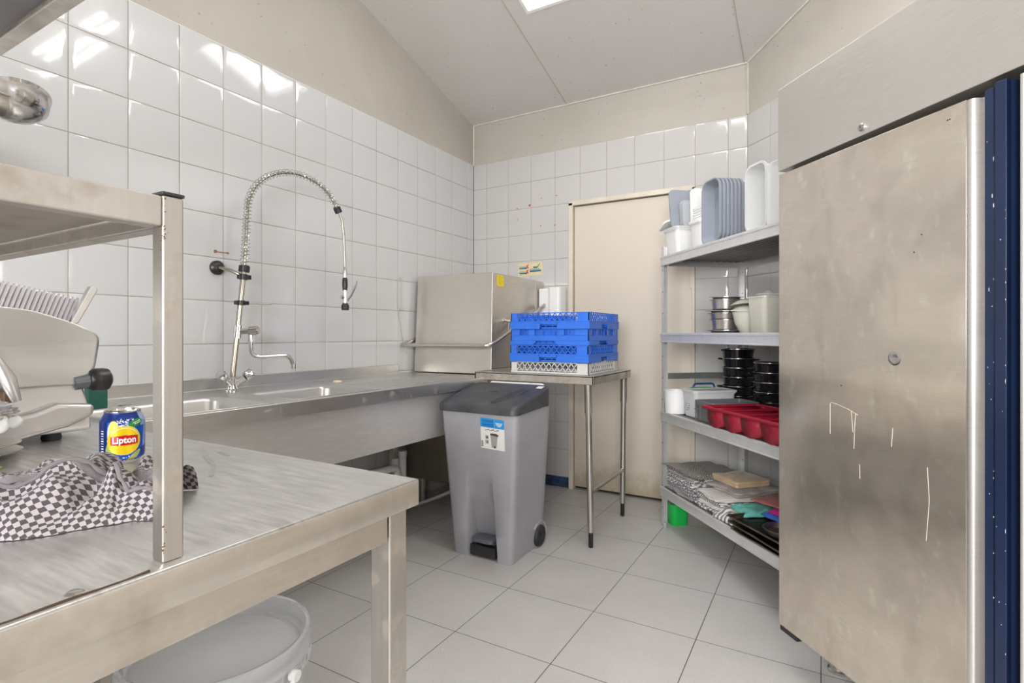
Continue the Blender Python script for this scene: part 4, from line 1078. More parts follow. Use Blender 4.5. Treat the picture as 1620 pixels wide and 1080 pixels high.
# upper shelf hanging over the worktable (seen from below at the top left)
us_ = thing('upper_shelf', 'stainless shelf high on the left, seen from below above the worktable', 'shelf', (-1.6, .0, 1.75))
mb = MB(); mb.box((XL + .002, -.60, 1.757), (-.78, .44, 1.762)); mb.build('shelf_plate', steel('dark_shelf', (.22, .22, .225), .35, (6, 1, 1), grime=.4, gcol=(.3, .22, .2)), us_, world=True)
mb = MB(); mb.box((XL + .002, .442, 1.748), (-.78, .472, 1.785)); mb.box((-.81, -.60, 1.748), (-.78, .44, 1.785)); mb.box((XL + .002, -.60, 1.748), (-.81, -.57, 1.785)); mb.build('edge_tube', M['steel_table'], us_, world=True, bevel=.003)
mb = MB(); mb.box((XL + .002, .30, 1.55), (XL + .02, .33, 1.748)); mb.add([(XL + .02, .31, 1.56), (XL + .02, .32, 1.56), (-1.75, .32, 1.748), (-1.75, .31, 1.748), (XL + .02, .31, 1.748), (XL + .02, .32, 1.748)], [(0, 1, 2, 3), (0, 3, 4), (1, 5, 2), (0, 4, 5, 1), (3, 2, 5, 4)])
mb.build('bracket', M['steel_table'], us_, world=True); 
mb = MB(); mb.box((XL + .002, -.45, 1.55), (XL + .02, -.42, 1.748)); mb.build('bracket', M['steel_table'], us_, world=True)

# container with a ladle standing on the overshelf (only the bowl of the ladle is in the picture)
pot = thing('utensil_pot', 'stainless utensil pot standing on the low shelf above the worktable', 'pot', (-1.00, .155, 1.2495))
mb = MB(); mb.lathe([(0, 0), (.045, 0), (.048, .004), (.048, .13), (.050, .132), (.046, .132), (.045, .006), (0, .005)], 32); mb.build('vessel', M['steel_tube'], pot)
mb = MB()
R = .026; tipc = Vector((-.842, .262, 1.404)); ax = Vector((-.42, -.25, .87)).normalized()
u = ax.cross(Vector((0, 0, 1))).normalized(); v = ax.cross(u); rings = []
for (rr_, h) in ((.004, -.020), (.014, -.0175), (.022, -.010), (.0265, .0), (.028, .006), (.0295, .0065), (.0265, .002), (.021, -.008), (.013, -.0155), (.003, -.018)):
    rings.append([tipc + ax * h + (u * cos(2 * pi * k / 28) * 1.35 + v * sin(2 * pi * k / 28)) * rr_ * 1.12 for k in range(28)])
mb.loft(rings, 0, True, True)
mb.tube([tipc + Vector((-.028, -.016, .0)), Vector((-.93, .205, 1.405)), Vector((-.975, .17, 1.33)), Vector((-1.00, .155, 1.258))], .0035, 8)
tag(mb.build('ladle', M['chrome'], auto=50), 'polished ladle with its bowl reaching out over the low shelf', 'ladle')

# ================================================================== THINGS ON THE WORKTABLE
# --- drink can
can = thing('drink_can', 'blue and yellow iced tea can behind the checked towel on the worktable', 'can', (-1.072, .479, WZ))
def prof(z):
    if z < .004: return .024 + .002 * z / .004
    if z < .012: return lerp(.026, .0328, sstep(.004, .012, z))
    if z < .074: return .0331
    if z < .087: return lerp(.0331, .0268, sstep(.0725, .0895, z) ** .9)
    return .0268
A_CAN = atan2(-.496, 1.111) + .03     # the printed front looks toward the camera
rnd = random.Random(3)
dots = [(rnd.uniform(-9, 16), rnd.uniform(94, 108), rnd.uniform(.35, .9)) for _ in range(60)] + [(rnd.uniform(-16, 22), rnd.uniform(22, 52), rnd.uniform(.35, .9)) for _ in range(150)]
MATS = ['can_blue', 'can_navy', 'can_light', 'can_yellow', 'can_lemon', 'can_olive', 'can_red', 'can_green', 'can_white', 'rim_steel']
def can_mat(s, z):      # s,z in mm on the wall of the can
    z = 76 + (z - 42) * .872
    x, y = s - 1.5, z - 76
    # red banner
    if abs(x) < 20.5 and abs(y) < 7.6 - .0075 * abs(x) ** 1.75:
        return 6
    e = (x / 24.5) ** 2 + (y / 20.5) ** 2
    if e < 1:
        if .80 < e and y > -4: return 8 if .80 < e < .86 and y > 8 else 3
        return 3
    if e < 1.12: return 4
    # leaf with white lettering
    lx, ly = s - 19, z - 101; a = .28
    px_, py_ = lx * cos(a) + ly * sin(a), -lx * sin(a) + ly * cos(a)
    if (px_ / 12.5) ** 2 + (py_ / 5.2) ** 2 < 1:
        if abs(py_ - 1.3) < .75 and -5 < px_ < 9 and (int(s * 1.25) % 3): return 8
        if abs(py_ + 1.2) < .7 and -3 < px_ < 9 and (int(s * 1.25) % 4): return 8
        return 7
    # lemon on the left
    if ((s + 14.5) / 9.5) ** 2 + ((z - 87) / 19) ** 2 < 1: return 4 if (s + 14.5) > -6.5 else 8
    if ((s + 19) / 8.5) ** 2 + ((z - 58) / 17) ** 2 < 1: return 5
    if ((s - 14) / 13) ** 2 + ((z - 49 - (s - 14) * .75) / 5.5) ** 2 < 1: return 5
    for (a, b, r) in dots:
        if (s - a) ** 2 + (z - b) ** 2 < r * r * 1.6: return 8
    if 28 < s < 62:
        if 40 < z < 62 + (s - 28) * .3: return 1 if (s - 28) < (z - 36) * .8 else 2
        if abs(s - 36 - (z - 60) * .12) < 3.6: return 2
        if z < 40 and int(z / 2.2) % 2 and s < 48: return 8
        return 0 if z < 96 else 2
    if -46 < s < -25:
        if -38 < s < -32 and 45 < z < 92 and int(z * .8) % 3 == 0: return 8
        return 0 if s < -44 else 1
    if abs(s) > 62: return 2 if int(z / 2.5) % 3 == 0 and 25 < z < 90 else 0
    return 0 if z < 104 else 1
NZ, NS = 138, 260
mb = MB()
mb.grid(lambda u, v: (prof(v * .089) * cos(A_CAN + (u - .5) * 2 * pi), prof(v * .089) * sin(A_CAN + (u - .5) * 2 * pi), v * .089), NS, NZ, 0,
        lambda u, v: 9 if v < .07 else can_mat((u - .5) * 2 * pi * 33.1, v * 89))
mb.build('printed_body', [M[k] for k in MATS], can)
mb = MB(); mb.lathe([(0, .0865), (.0225, .0865), (.0238, .0875), (.0245, .0915), (.0262, .0925), (.0272, .0915), (.0270, .089), (.0262, .0875)], 48)
lidc = mb.build('end', M['rim_steel'], can)
mb = MB(); mb.loft([[(p[0] + .006, p[1], z) for p in rrect(.022, .015, .006, 0, 5)] for z in (.0890, .0903)]); tb = mb.build('pull_tab', M['rim_steel'], lidc); tb.rotation_euler = (0, -.12, A_CAN + 1.2)
# lettering on the can
def text_mesh(txt, size, shear=0, bold=0):
    cu = bpy.data.curves.new('tmp_text', 'FONT'); cu.body = txt; cu.size = size; cu.align_x = 'CENTER'; cu.align_y = 'CENTER'; cu.resolution_u = 3
    cu.shear = shear; cu.offset = bold
    ob = bpy.data.objects.new('tmp_text', cu); COL.objects.link(ob)
    dg = bpy.context.evaluated_depsgraph_get(); me = ob.evaluated_get(dg).to_mesh()
    vs = [tuple(v.co) for v in me.vertices]; fs = [tuple(p.vertices) for p in me.polygons]
    ob.evaluated_get(dg).to_mesh_clear(); bpy.data.objects.remove(ob); bpy.data.curves.remove(cu)
    return vs, fs
vs, fs = text_mesh('Lipton', .0132, 0, .0004)
wtx = max(v[0] for v in vs) - min(v[0] for v in vs); k = .0345 / wtx
mb = MB(); out = []
for (x, y, _) in vs:
    s = x * k + .0015; a = A_CAN + s / .0331; rr_ = .0331 + .00045
    out.append((rr_ * cos(a), rr_ * sin(a), .0425 + y * k * 1.12))
mb.add(out, fs); mb.build('lettering', M['can_white'], can, fixn=False)

# --- checked tea towel crumpled on the table, in front of the can
AM = -.430
Fv = Vector((-sin(YAW), cos(YAW), 0)); Rv = Vector((cos(YAW), sin(YAW), 0))
def outline_front(a):   # near edge of the towel for a given sideways place
    pts = [(-.66, .575), (-.552, .582), (-.52, .595), (-.495, .618), (-.475, .634), (-.455, .645), (-.43, .650), (-.42, .655)]
    for (a0, b0), (a1, b1) in zip(pts, pts[1:]):
        if a <= a1: return lerp(b0, b1, max(0, (a - a0) / (a1 - a0)))
    return pts[-1][1]
def outline_back(a):
    pts = [(-.66, .70), (-.62, .735), (-.58, .755), (-.545, .752), (-.52, .752), (-.48, .765), (-.44, .777), (-.42, .78)]
    for (a0, b0), (a1, b1) in zip(pts, pts[1:]):
        if a <= a1: return lerp(b0, b1, max(0, (a - a0) / (a1 - a0)))
    return pts[-1][1]
def seg_d(p, a, b):
    ab = (b[0] - a[0], b[1] - a[1]); t = max(0, min(1, ((p[0] - a[0]) * ab[0] + (p[1] - a[1]) * ab[1]) / (ab[0] ** 2 + ab[1] ** 2)))
    return math.hypot(p[0] - a[0] - ab[0] * t, p[1] - a[1] - ab[1] * t)
def poly_d(p, L): return min(seg_d(p, L[i], L[i + 1]) for i in range(len(L) - 1))
folds = [([(-.62, .60), (-.57, .632), (-.53, .668), (-.512, .682), (-.482, .662), (-.465, .664), (-.445, .672)], .013, .006),
         ([(-.60, .70), (-.56, .715), (-.545, .725)], .009, .013), ([(-.535, .745), (-.548, .722), (-.53, .70), (-.505, .706)], .006, .010),
         ([(-.56, .60), (-.525, .635), (-.49, .668)], .014, .016), ([(-.505, .625), (-.497, .66), (-.492, .70)], .010, .008),
         ([(-.47, .72), (-.44, .742), (-.425, .765)], .013, .012), ([(-.60, .64), (-.575, .66), (-.56, .69)], .012, .011), ([(-.64, .60), (-.60, .612), (-.57, .60)], .020, .012)]
def towel_h(a, b):
    bf, bb = outline_front(a), outline_back(a)
    k = (b - bf) / (bb - bf)
    if k <= 0 or k >= 1: return 0
    env = min(1, k / .42) ** .75 * min(1, (1 - k) / .10) ** .6
    hmax = .048 + .008 * math.exp(-((a + .555) / .045) ** 2) - .014 * math.exp(-((a + .508) / .016) ** 2) + .0 - .02 * sstep(-.47, -.40, a) + .004 * sin(a * 90)
    h = env * hmax
    for L, amp, wd in folds:
        d = poly_d((a, b), L); h += amp * math.exp(-(d / wd) ** 2) * min(1, env * 1.6) * .75
    for L, amp, wd in valleys:
        d = poly_d((a, b), L); h -= amp * math.exp(-(d / wd) ** 2) * min(1, env * 1.6)
    n = noise.noise(Vector((a * 38, b * 38, 1.3))) * .006 + (.5 - abs(noise.noise(Vector((a * 22 + 3 * b, b * 30, 4.4))))) * .014 - .005 + noise.noise(Vector((a * 85, b * 85, 7.3))) * .003
    return max(0, h + n * env)
valleys = [([(-.64, .635), (-.60, .650), (-.565, .668), (-.545, .69)], .022, .010), ([(-.50, .705), (-.48, .695), (-.455, .70)], .014, .009), ([(-.535, .60), (-.515, .63), (-.505, .655)], .012, .008), ([(-.475, .65), (-.468, .685), (-.462, .73)], .010, .007), ([(-.53, .765), (-.515, .73), (-.505, .715)], .018, .009)]
mb = MB(); UV = []; NU, NV = 210, 130
def tpos(u, v):
    a = lerp(-.66, AM, u); bf, bb = outline_front(a), outline_back(a)
    wob = .006 * noise.noise(Vector((u * 14, 0, 3))) + .003 * noise.noise(Vector((u * 40, 0, 9)))
    b = lerp(bf + wob, bb, v)
    h = towel_h(a, b) if 0 < v < 1 else 0
    aa = a - .24 * max(0, b - .65) * sstep(-.60, -.45, a) + .010 * noise.noise(Vector((a * 25, b * 25, 5))) * min(1, v * 6)
    return aa, b, h
for j in range(NV + 1):
    for i in range(NU + 1):
        u, v = i / NU, j / NV; a, b, h = tpos(u, v)
        p = Fv * b + Rv * a; mb.v.append((p.x, p.y, WZ + .001 + h))
# checks follow the cloth: measure along the surface
import itertools
arc = [[0] * (NU + 1) for _ in range(NV + 1)]
for i in range(NU + 1):
    for j in range(1, NV + 1):
        arc[j][i] = arc[j - 1][i] + (Vector(mb.v[j * (NU + 1) + i]) - Vector(mb.v[(j - 1) * (NU + 1) + i])).length
for i in range(NU + 1):
    sh = arc[NV // 2][i]
UV = []
for j in range(NV + 1):
    for i in range(NU + 1):
        a = lerp(-.66, AM, i / NU); sx, sy = a, arc[j][i] * .9 + .5 * outline_front(a)
        pr_ = poly_d((a, lerp(outline_front(a), outline_back(a), j / NV)), folds[0][0])
        rot = .75 if j < NV * .5 else .2
        rot = lerp(.78, .15, sstep(.42, .55, j / NV))
        UV.append(((sx * cos(rot) - sy * sin(rot)) / .0051, (sx * sin(rot) + sy * cos(rot)) / .0051))
def tmat(i, j):
    u, v = i / NU, j / NV
    a = lerp(-.66, AM, u); 
    if -.645 < a < -.575 and v > .72: return 1
    return 0
for j in range(NV):
    for i in range(NU):
        k = j * (NU + 1) + i; mb.f.append((k, k + 1, k + NU + 2, k + NU + 1)); mb.m.append(tmat(i, j))
tt = mb.build('tea_towel', [M['check'], M['hem']], auto=180, uv=UV, fixn=False)
tag(tt, 'crumpled black and white checked tea towel on the worktable', 'towel')
# rolled hem and the loose corner lying over the heap
mb = MB(); L = []
for (a, b) in fillet([Vector((a, b, 0)) for a, b in folds[0][0]], .02, 4) and folds[0][0]:
    L.append((a, b))
pts = []
for i in range(len(L) - 1):
    for t in range(6):
        a, b = lerp(L[i][0], L[i + 1][0], t / 6), lerp(L[i][1], L[i + 1][1], t / 6); p = Fv * b + Rv * a
        pts.append((p.x, p.y, WZ + .002 + towel_h(a, b) + .0008 * sin(i * 9 + t * 2.1)))
mb.tube(pts, [.0026 + .0008 * sin(i * 1.7) for i in range(len(pts))], 8)
mb.build('hem', M['hem'], tt, world=True, uv=None)

# --- meat slicer behind on the left
sl = thing('meat_slicer', 'cast aluminium meat slicer at the far left end of the worktable', 'slicer', (-1.55, .40, WZ))
gx = -1.45
out = fillet([(Y, Z, 0) for Y, Z in ((.10, 1.185), (.36, 1.186), (.47, 1.176), (.545, 1.152), (.603, 1.122), (.588, 1.05), (.566, 1.012), (.50, 1.016), (.10, 1.016))], .022, 5)
mb = MB(); pl = [(p.x, p.y) for p in out]; n = len(pl)
def gxo(Y, Z): return gx + .035 * sstep(.60, .30, Y) - .02 * ((Z - 1.1) / .09) ** 2 * 0 + .018 * (1 - sstep(1.01, 1.10, Z))
cen = (.38, 1.10); rings = []
for s_ in (1, .97, .8, .6, .4, .2, .05):
    rings.append([(gxo(lerp(cen[0], a, s_), lerp(cen[1], b, s_)), lerp(cen[0], a, s_), lerp(cen[1], b, s_)) for a, b in pl])
mb.loft(rings, 0, False, True); mb.build('gauge_plate', M['alu_cast'], sl, world=True, solid=.004, auto=60)
mb = MB(); mb.tube([(gxo(.40, 1.09) + .002, .405, 1.10), (gxo(.42, 1.05) + .012, .425, 1.035), (gxo(.43, 1.02) + .012, .437, .99)], [.002, .014, .008], 20); mb.build('gauge_arm', M['alu_cast'], sl, world=True)
mb = MB()                                      # ribbed plate, leaning back
for i in range(42):
    y = .205 + i * .0087
    k = (y - .20) / .3625
    mb.tube([(gx - .02, y - .018, 1.150 - .005 * k), (gx - .055, y + .018, 1.288 - .080 * k)], .0030, 6)
mb.add([(gx - .024, .17, 1.145), (gx - .024, .555, 1.14), (gx - .060, .585, 1.208), (gx - .060, .19, 1.290)], [(0, 1, 2, 3)])
mb.build('ribbed_plate', plain('bright_ribbed_metal', (.88, .86, .88), .25, .75), sl, world=True, fixn=False, auto=50)
mb = MB(); mb.prism([(.548, 1.142), (.566, 1.150), (.604, 1.228), (.601, 1.236), (.590, 1.236)], gx - .035, gx - .015, 0, 'yz'); mb.build('guard_fin', M['alu_cast'], sl, world=True, bevel=.002)
mb = MB()
mb.loft([[(lerp(-1.66, -1.60, k), .10, z) , (lerp(-1.40, -1.435, k), .10, z), (lerp(-1.40, -1.435, k), y1_, z), (lerp(-1.66, -1.60, k), y1_, z)] for (z, k, y1_) in ((.915, 0, .563), (.925, 0, .565), (.95, .35, .567), (.985, .8, .566), (1.02, 1, .558))])
mb.build('motor_housing', M['alu_cast'], sl, world=True, bevel=.016, seg=4)
mb = MB(); mb.prism([(.10, .903), (.30, .903), (.42, .908), (.52, .928), (.566, .948), (.566, .972), (.50, .980), (.46, .966), (.40, .957), (.10, .952)], -1.43, -1.385, 0, 'yz'); mb.build('base_casting', M['alu_cast'], sl, world=True, bevel=.010, seg=3)
mb = MB(); mb.box((-1.434, .515, .968), (-1.428, .545, .976)); mb.build('switch', M['black'], sl, world=True, bevel=.002)
mb = MB(); mb.box((-1.43, .418, 1.012), (-1.405, .432, .955)); mb.build('stained_joint', plain('brown_grease', (.12, .07, .03), .5), sl, world=True, bevel=.004)
mb = MB(); mb.tube([(-1.437, .545, 1.016), (-1.437, .583, 1.021)], [.016, .0165], 24); mb.build('knob_shaft', plain('dark_grey_metal', (.14, .15, .16), .35, .6), sl, world=True)
mb = MB(); mb.lathe([(0, -.004), (.020, -.003), (.0255, .003), (.0262, .012), (.0262, .026), (.0245, .034), (.016, .040), (0, .042)], 28, (-1.437, .576, 1.021), axis='y'); mb.build('knob', M['black'], sl, world=True)
for (x, y) in ((-1.42, .50), (-1.42, .14), (-1.64, .50), (-1.64, .14)):
    mb = MB(); mb.lathe([(.016, 0), (.018, .006), (.014, .02), (0, .02)], 16, (x, y, WZ)); mb.build('foot', M['black_rub'], sl, world=True)

# --- plates, brown bowl, film, greens (only their right ends are in the picture)
PC = Vector((-1.325, .345, WZ))
for i in range(2):
    mb = MB(); mb.lathe([(0, 0), (.040, 0), (.043, .003), (.074 - .003 * i, .011), (.075 - .003 * i, .0125), (.071 - .003 * i, .0125), (.042, .0052), (0, .005)], 48, PC + Vector((.004 * i, 0, .0135 * i)))
    tag(mb.build('steel_plate', M['steel_tube']), ['lower of the two metal plates under the brown bowl', 'upper metal plate directly under the brown bowl'][i], 'plate', 'metal plates under the brown bowl')
mb = MB(); mb.lathe([(0, 0), (.030, 0), (.034, .003), (.058, .040), (.062, .052), (.064, .053), (.061, .054), (.056, .040), (.032, .006), (0, .005)], 48, PC + Vector((0, 0, .027)))
tag(mb.build('brown_bowl', M['brown_pl']), 'brown bowl standing on metal plates at the left edge of the worktable', 'bowl')
def crumple(name, c, rx, ry, rz, mat, seed, label, cat, n=26, amp=.35, group=None, fr=3.2, flat=False):
    mb = MB(); rings = []
    for j in range(n + 1):
        th = pi * j / n; ring = []
        for i in range(n * 2):
            ph = 2 * pi * i / (n * 2); d = Vector((sin(th) * cos(ph), sin(th) * sin(ph), cos(th)))
            k = 1 + amp * noise.noise(d * fr + Vector((seed, 0, 0))) + amp * .7 * abs(noise.noise(d * fr * 2.4 + Vector((0, seed, 0)))) - amp * .2
            z = d.z * rz * k
            ring.append((c[0] + d.x * rx * k, c[1] + d.y * ry * k, c[2] + max(z, -rz * .8) + rz * .8))
        rings.append(ring)
    mb.loft(rings, 0, True, True)
    return tag(mb.build(name, mat, auto=40), label, cat, group)
crumple('plastic_wrap', (-1.305, .366, WZ + .068), .036, .036, .020, M['film'], 4.2, 'crumpled clear plastic wrap heaped in the brown bowl', 'wrap', amp=.6)
mb = MB()
def flap(u, v):
    a = lerp(-.9, 1.2, u); r = lerp(.050, .075, v) + .004 * sin(u * 25 + v * 5)
    return (PC.x + r * cos(a), PC.y + r * sin(a), WZ + .027 + .056 - .030 * v ** 1.6 * (.5 + .5 * sin(u * 3)) + .003 * sin(u * 30))
mb.grid(flap, 30, 10); tag(mb.build('film_flap', M['white_pl'], fixn=False, solid=.0006), 'white tissue-like film hanging over the rim of the brown bowl', 'film')
crumple('salad_bag', (-1.135, .275, WZ + .001), .045, .05, .020, M['leaf'], 9.1, 'bag of leafy greens between the towel and the plates', 'bag', amp=.5)

# --- big translucent bucket on the floor below the worktable
BC = Vector((-1.205, .735, 0)); BR = .195
bk = thing('plastic_bucket', 'large translucent plastic bucket with lid under the worktable', 'bucket', BC)
mb = MB(); mb.lathe([(0, .002), (.165, .0), (.170, .004), (.186, .33), (.192, .335), (.192, .355), (.187, .357), (.189, .405), (.186, .405), (.184, .34), (.167, .008), (0, .006)], 72); mb.build('body', M['milky_clear'], bk, auto=30)
mb = MB(); mb.lathe([(0, .396), (.160, .396), (.166, .394), (.176, .390), (.181, .394), (.182, .424), (.186, .432), (.193, .434), (.198, .430), (.199, .392), (.2005, .388), (.1965, .386), (.1945, .426), (.188, .428), (.185, .42), (.1845, .388), (.178, .384), (.165, .388), (.158, .392), (0, .392)], 96)
for i in range(60):
    a = 2 * pi * i / 60; mb.box((0, 0, 0), (0, 0, 0)) if False else mb.bar((.1995 * cos(a), .1995 * sin(a), .364), (.1995 * cos(a), .1995 * sin(a), .388), .002, .003, up=(cos(a), sin(a), 0))
mb.lathe([(.1975, .362), (.2015, .362), (.2015, .366), (.1975, .366)], 96, closed=True)
mb.build('lid', M['milky_clear'], bk, auto=30)
a0 = atan2(-.735, 1.205); mb = MB(); hp = []
for i in range(25):
    t = i / 24; a = a0 - .62 + 1.42 - t * 2.84
    hp.append((.2065 * cos(a), .2065 * sin(a), .374 - .24 * sin(pi * t)))
mb.tube(hp, .0058, 10)
for e in (hp[0], hp[-1]): mb.tube([(e[0] * .95, e[1] * .95, e[2]), (e[0] * 1.03, e[1] * 1.03, e[2])], .012, 14)
mb.build('bail_handle', M['white_pl'], bk)
mb = MB(); mb.lathe([(0, .010), (.155, .010), (.162, .15), (.10, .20), (.05, .16), (0, .19)], 32, BC + Vector((0, 0, .0)))
crumple('blue_bag', BC + Vector((.03, -.03, .012)), .10, .10, .09, M['film'], 2.0, 'crumpled clear bag inside the large bucket', 'bag', amp=.5)

# ================================================================== SHELVING UNIT
SZS = [1.574, 1.131, .677, .241]
SLEN, SDEP = 1.235, .520
rk = thing('shelving_unit', 'aluminium shelving unit with four shelves between the door and the fridge', 'shelf', S0, SROT)
for i, (t, wv) in enumerate(((0, 0), (SLEN - .03, 0), (0, SDEP - .03), (SLEN - .03, SDEP - .03))):
    mb = MB(); top = 1.632
    y0_, y1_ = (wv, wv + .034)
    mb.box((t, wv, .022), (t + .024, wv + .003, top)) if wv == 0 else mb.box((t, wv + .027, .022), (t + .03, wv + .03, top))
    mb.box((t, wv, .022), (t + .003, wv + .034, top)) if t == 0 else mb.box((t + .027, wv, .022), (t + .03, wv + .034, top))
    po = mb.build('post', M['alu'], rk)
    mb = MB()
    for k in range(12):
        z = .12 + k * .125; mb.lathe([(0, .0), (.0038, 0), (.0038, .0004), (0, .0005)], 10, (t + .012, (wv - .0009 if wv == 0 else wv + .0268 - .0006), z), axis='y')
    mb.build('peg_hole', M['black'], po)
    mb = MB(); mb.tube([(t + .012, wv + .014, 0), (t + .012, wv + .014, .005), (t + .012, wv + .014, .03)], [.011, .013, .010], 14); mb.build('foot', M['bluegrey_l'], po)
for z in SZS:
    mb = MB()
    mb.box((.004, -.010, z - .055), (SLEN - .004, -.0015, z)); mb.box((.004, -.013, z - .014), (SLEN - .004, -.010, z - .003)); mb.box((.004, -.012, z - .054), (SLEN - .004, -.010, z - .048))
    mb.box((.004, SDEP - .004, z - .055), (SLEN - .004, SDEP, z)); mb.box((.004, .036, z - .055), (.012, SDEP - .035, z)); mb.box((SLEN - .012, .036, z - .055), (SLEN - .004, SDEP - .035, z))
    mb.build('shelf_beam', M['alu'], rk, bevel=.0015)
    mb = MB(); prof_ = []
    nr = 11
    for i in range(nr):
        a = .036 + (SDEP - .07) * i / nr; b = (SDEP - .07) / nr
        for (du, dz) in ((0, 0), (b * .30, 0), (b * .42, -.018), (b * .85, -.018), (b * .97, 0)): prof_.append((a + du, z - .004 + dz))
    prof_.append((SDEP - .034, z - .004))
    mb.loft([[(.014, y, zz) for y, zz in prof_], [(SLEN - .014, y, zz) for y, zz in prof_]], 0, False, False, close=False)
    mb.box((.012, .0, z - .006), (SLEN - .012, .035, z - .003)); mb.box((.012, SDEP - .035, z - .006), (SLEN - .012, SDEP - .004, z - .003))
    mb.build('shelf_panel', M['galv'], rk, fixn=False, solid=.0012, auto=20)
for (z0_, z1_) in ((.862, .897), (.135, .165)):
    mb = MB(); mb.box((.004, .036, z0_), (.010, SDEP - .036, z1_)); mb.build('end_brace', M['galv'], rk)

def on_shelf(mb, name, mat, t, wv, z, label, cat, group=None, rotz=0, tilt=None, **kw):
    """A thing built round its own origin, put down at (t, w) on a shelf."""
    o = mb.build(name, mat, None, loc=(0, 0, 0), **kw)
    m = Matrix.Rotation(SROT + rotz, 4, 'Z')
    if tilt is not None: m = Matrix.Rotation(SROT, 4, 'Z') @ tilt
    m.translation = m.to_translation() + SF(t, wv, z)
    o.matrix_world = m; RM[o.name] = m.copy()
    return tag(o, label, cat, group)
def part(mb, name, mat, par, **kw): return mb.build(name, mat, par, **kw)
def lid_mb(w_, d_, r=.02, h=.012, lip=.004):
    m = MB(); m.loft([rrect(w_, d_, r, 0), rrect(w_ + lip, d_ + lip, r, .0005), rrect(w_ + lip, d_ + lip, r, h), rrect(w_ - .006, d_ - .006, r, h + .001), rrect(w_ - .022, d_ - .022, r, h - .004), rrect(w_ - .06, d_ - .06, r * .7, h - .0035)])
    return m
T1 = SZS[0] - .002
# --- top shelf
def gn_tub(w_, d_, h, t, wv, label, mat='white_pl', lid='milky', rotz=0):
    mb = MB(); mb.loft(tub_rings(w_, d_, h, .90, .003, .006, .022))
    o = on_shelf(mb, 'food_tub', M[mat], t, wv, T1, label, 'container', 'white food tubs on the top shelf', rotz, auto=35)
    if lid: part(lid_mb(w_ + .014, d_ + .014, .026, .014), 'lid', M[lid], o, loc=(0, 0, h))
    return o
gn_tub(.150, .262, .150, .040, .163, 'white lidded food tub at the door end of the top shelf')
gn_tub(.120, .172, .135, .325, .112, 'white food tub standing left of the blue-grey trays, small lids stacked on it', lid='white_pl')
def lid_up(t, wv, z, w_, hgt, lean, mat, label, group, name='tub_lid'):
    # a lid on edge: thickness along t, width along w, leaning toward -t
    mb = lid_mb(hgt, w_, .03, .011)
    m = Matrix.Rotation(-lean, 4, 'Y') @ Matrix(((0, 0, -1, 0), (0, 1, 0, 0), (1, 0, 0, 0), (0, 0, 0, 1))) @ Matrix.Translation((hgt / 2 + .001, 0, 0))
    return on_shelf(mb, name, M[mat], t, wv, z, label, 'lid', group, tilt=m)
ZL = T1 + .150 + .0155
lid_up(.030, .135, ZL, .170, .235, .16, 'bluegrey', 'large grey lid leaning at the far left on top of the first tub', 'upright grey lids on the top shelf')
for i, (dt, h_) in enumerate(((.034, .165), (.048, .160), (.060, .155))):
    lid_up(.014 + dt, .150, ZL, .100, h_, .10, 'bluegrey_l', ['left one of the three small grey lids in front of the large grey lid', 'middle one of the three small grey lids in front of the large grey lid', 'right one of the three small grey lids, next to the white lids'][i], 'upright grey lids on the top shelf')
for i in range(3):
    lid_up(.086 + i * .011, .222 - .004 * i, ZL, .160 + .004 * i, .205 + .006 * i, .05, 'white_pl' if i != 1 else 'milky', ['left one of three white lids standing upright on the first tub', 'middle one of three white lids standing upright on the first tub', 'right one of three white lids standing upright, facing the trays'][i], 'upright white lids on the top shelf')
for i in range(5):
    on_shelf(lid_mb(.105 - .003 * (i % 2), .15, .02, .012), 'small_lid', M['white_pl'], .327 + .003 * (i % 2), .112, T1 + .135 + .0155 + i * .0135, ['lowest', 'second lowest', 'middle', 'second highest', 'topmost'][i] + ' small white lid of the pile left of the blue-grey trays', 'lid', 'pile of small white lids', auto=35)
mb = lid_mb(.090, .085, .02, .010); on_shelf(mb, 'loose_lid', M['white_pl'], -.035, .055, ZL + .028, 'small square lid tilted up at the very left end of the top shelf', 'lid', tilt=Matrix.Rotation(-.45, 4, 'Y') @ Matrix.Rotation(.35, 4, 'X'), auto=35)
mb = MB(); mb.tube([(.075, 0, 0), (.10, .0, .075), (.125, 0, .012), (.08, 0, .004)], .0025, 6)
# trays on edge, mouths toward the room
UPR = Matrix(((1, 0, 0, 0), (0, 0, -1, 0), (0, 1, 0, 0), (0, 0, 0, 1)))   # x->t, y->up, z->-w
GT = ['first of seven upright blue-grey trays, its open side facing the room', 'second upright blue-grey tray behind the open one', 'third upright blue-grey tray of the nested row', 'fourth upright blue-grey tray, middle of the nested row', 'fifth upright blue-grey tray of the nested row', 'sixth upright blue-grey tray, next to last of the row', 'last upright blue-grey tray, nearest the wall side']
for i in range(7):
    mb = MB(); mb.loft(tub_rings(.152, .312, .065, .86, .002, .0045, .045, .010, 7))
    dep = .022 + i * .0195
    on_shelf(mb, 'grey_tray', M['bluegrey'], .474 + .0015 * i, dep + .065, T1 + .001 + .1605, GT[i], 'tray', 'nested blue-grey trays on the top shelf', tilt=Matrix.Rotation(0.0, 4, 'X') @ UPR, auto=35)
mb = MB(); mb.loft(tub_rings(.135, .285, .13, .90, .003, .006, .035, .008, 7))
on_shelf(mb, 'upright_tub', M['milky'], .815, .03 + .13, T1 + .149, 'milky tub standing upright, right of the blue-grey trays', 'container', 'upright white tubs on the top shelf', tilt=UPR, auto=35)
mb = MB(); mb.loft(tub_rings(.125, .255, .14, .92, .003, .006, .03, .008, 7))
o = on_shelf(mb, 'upright_tub', M['cream_pl'], .960, .045 + .14, T1 + .134, 'cream tinted upright tub beside the fridge on the top shelf', 'container', 'upright white tubs on the top shelf', tilt=UPR, auto=35)
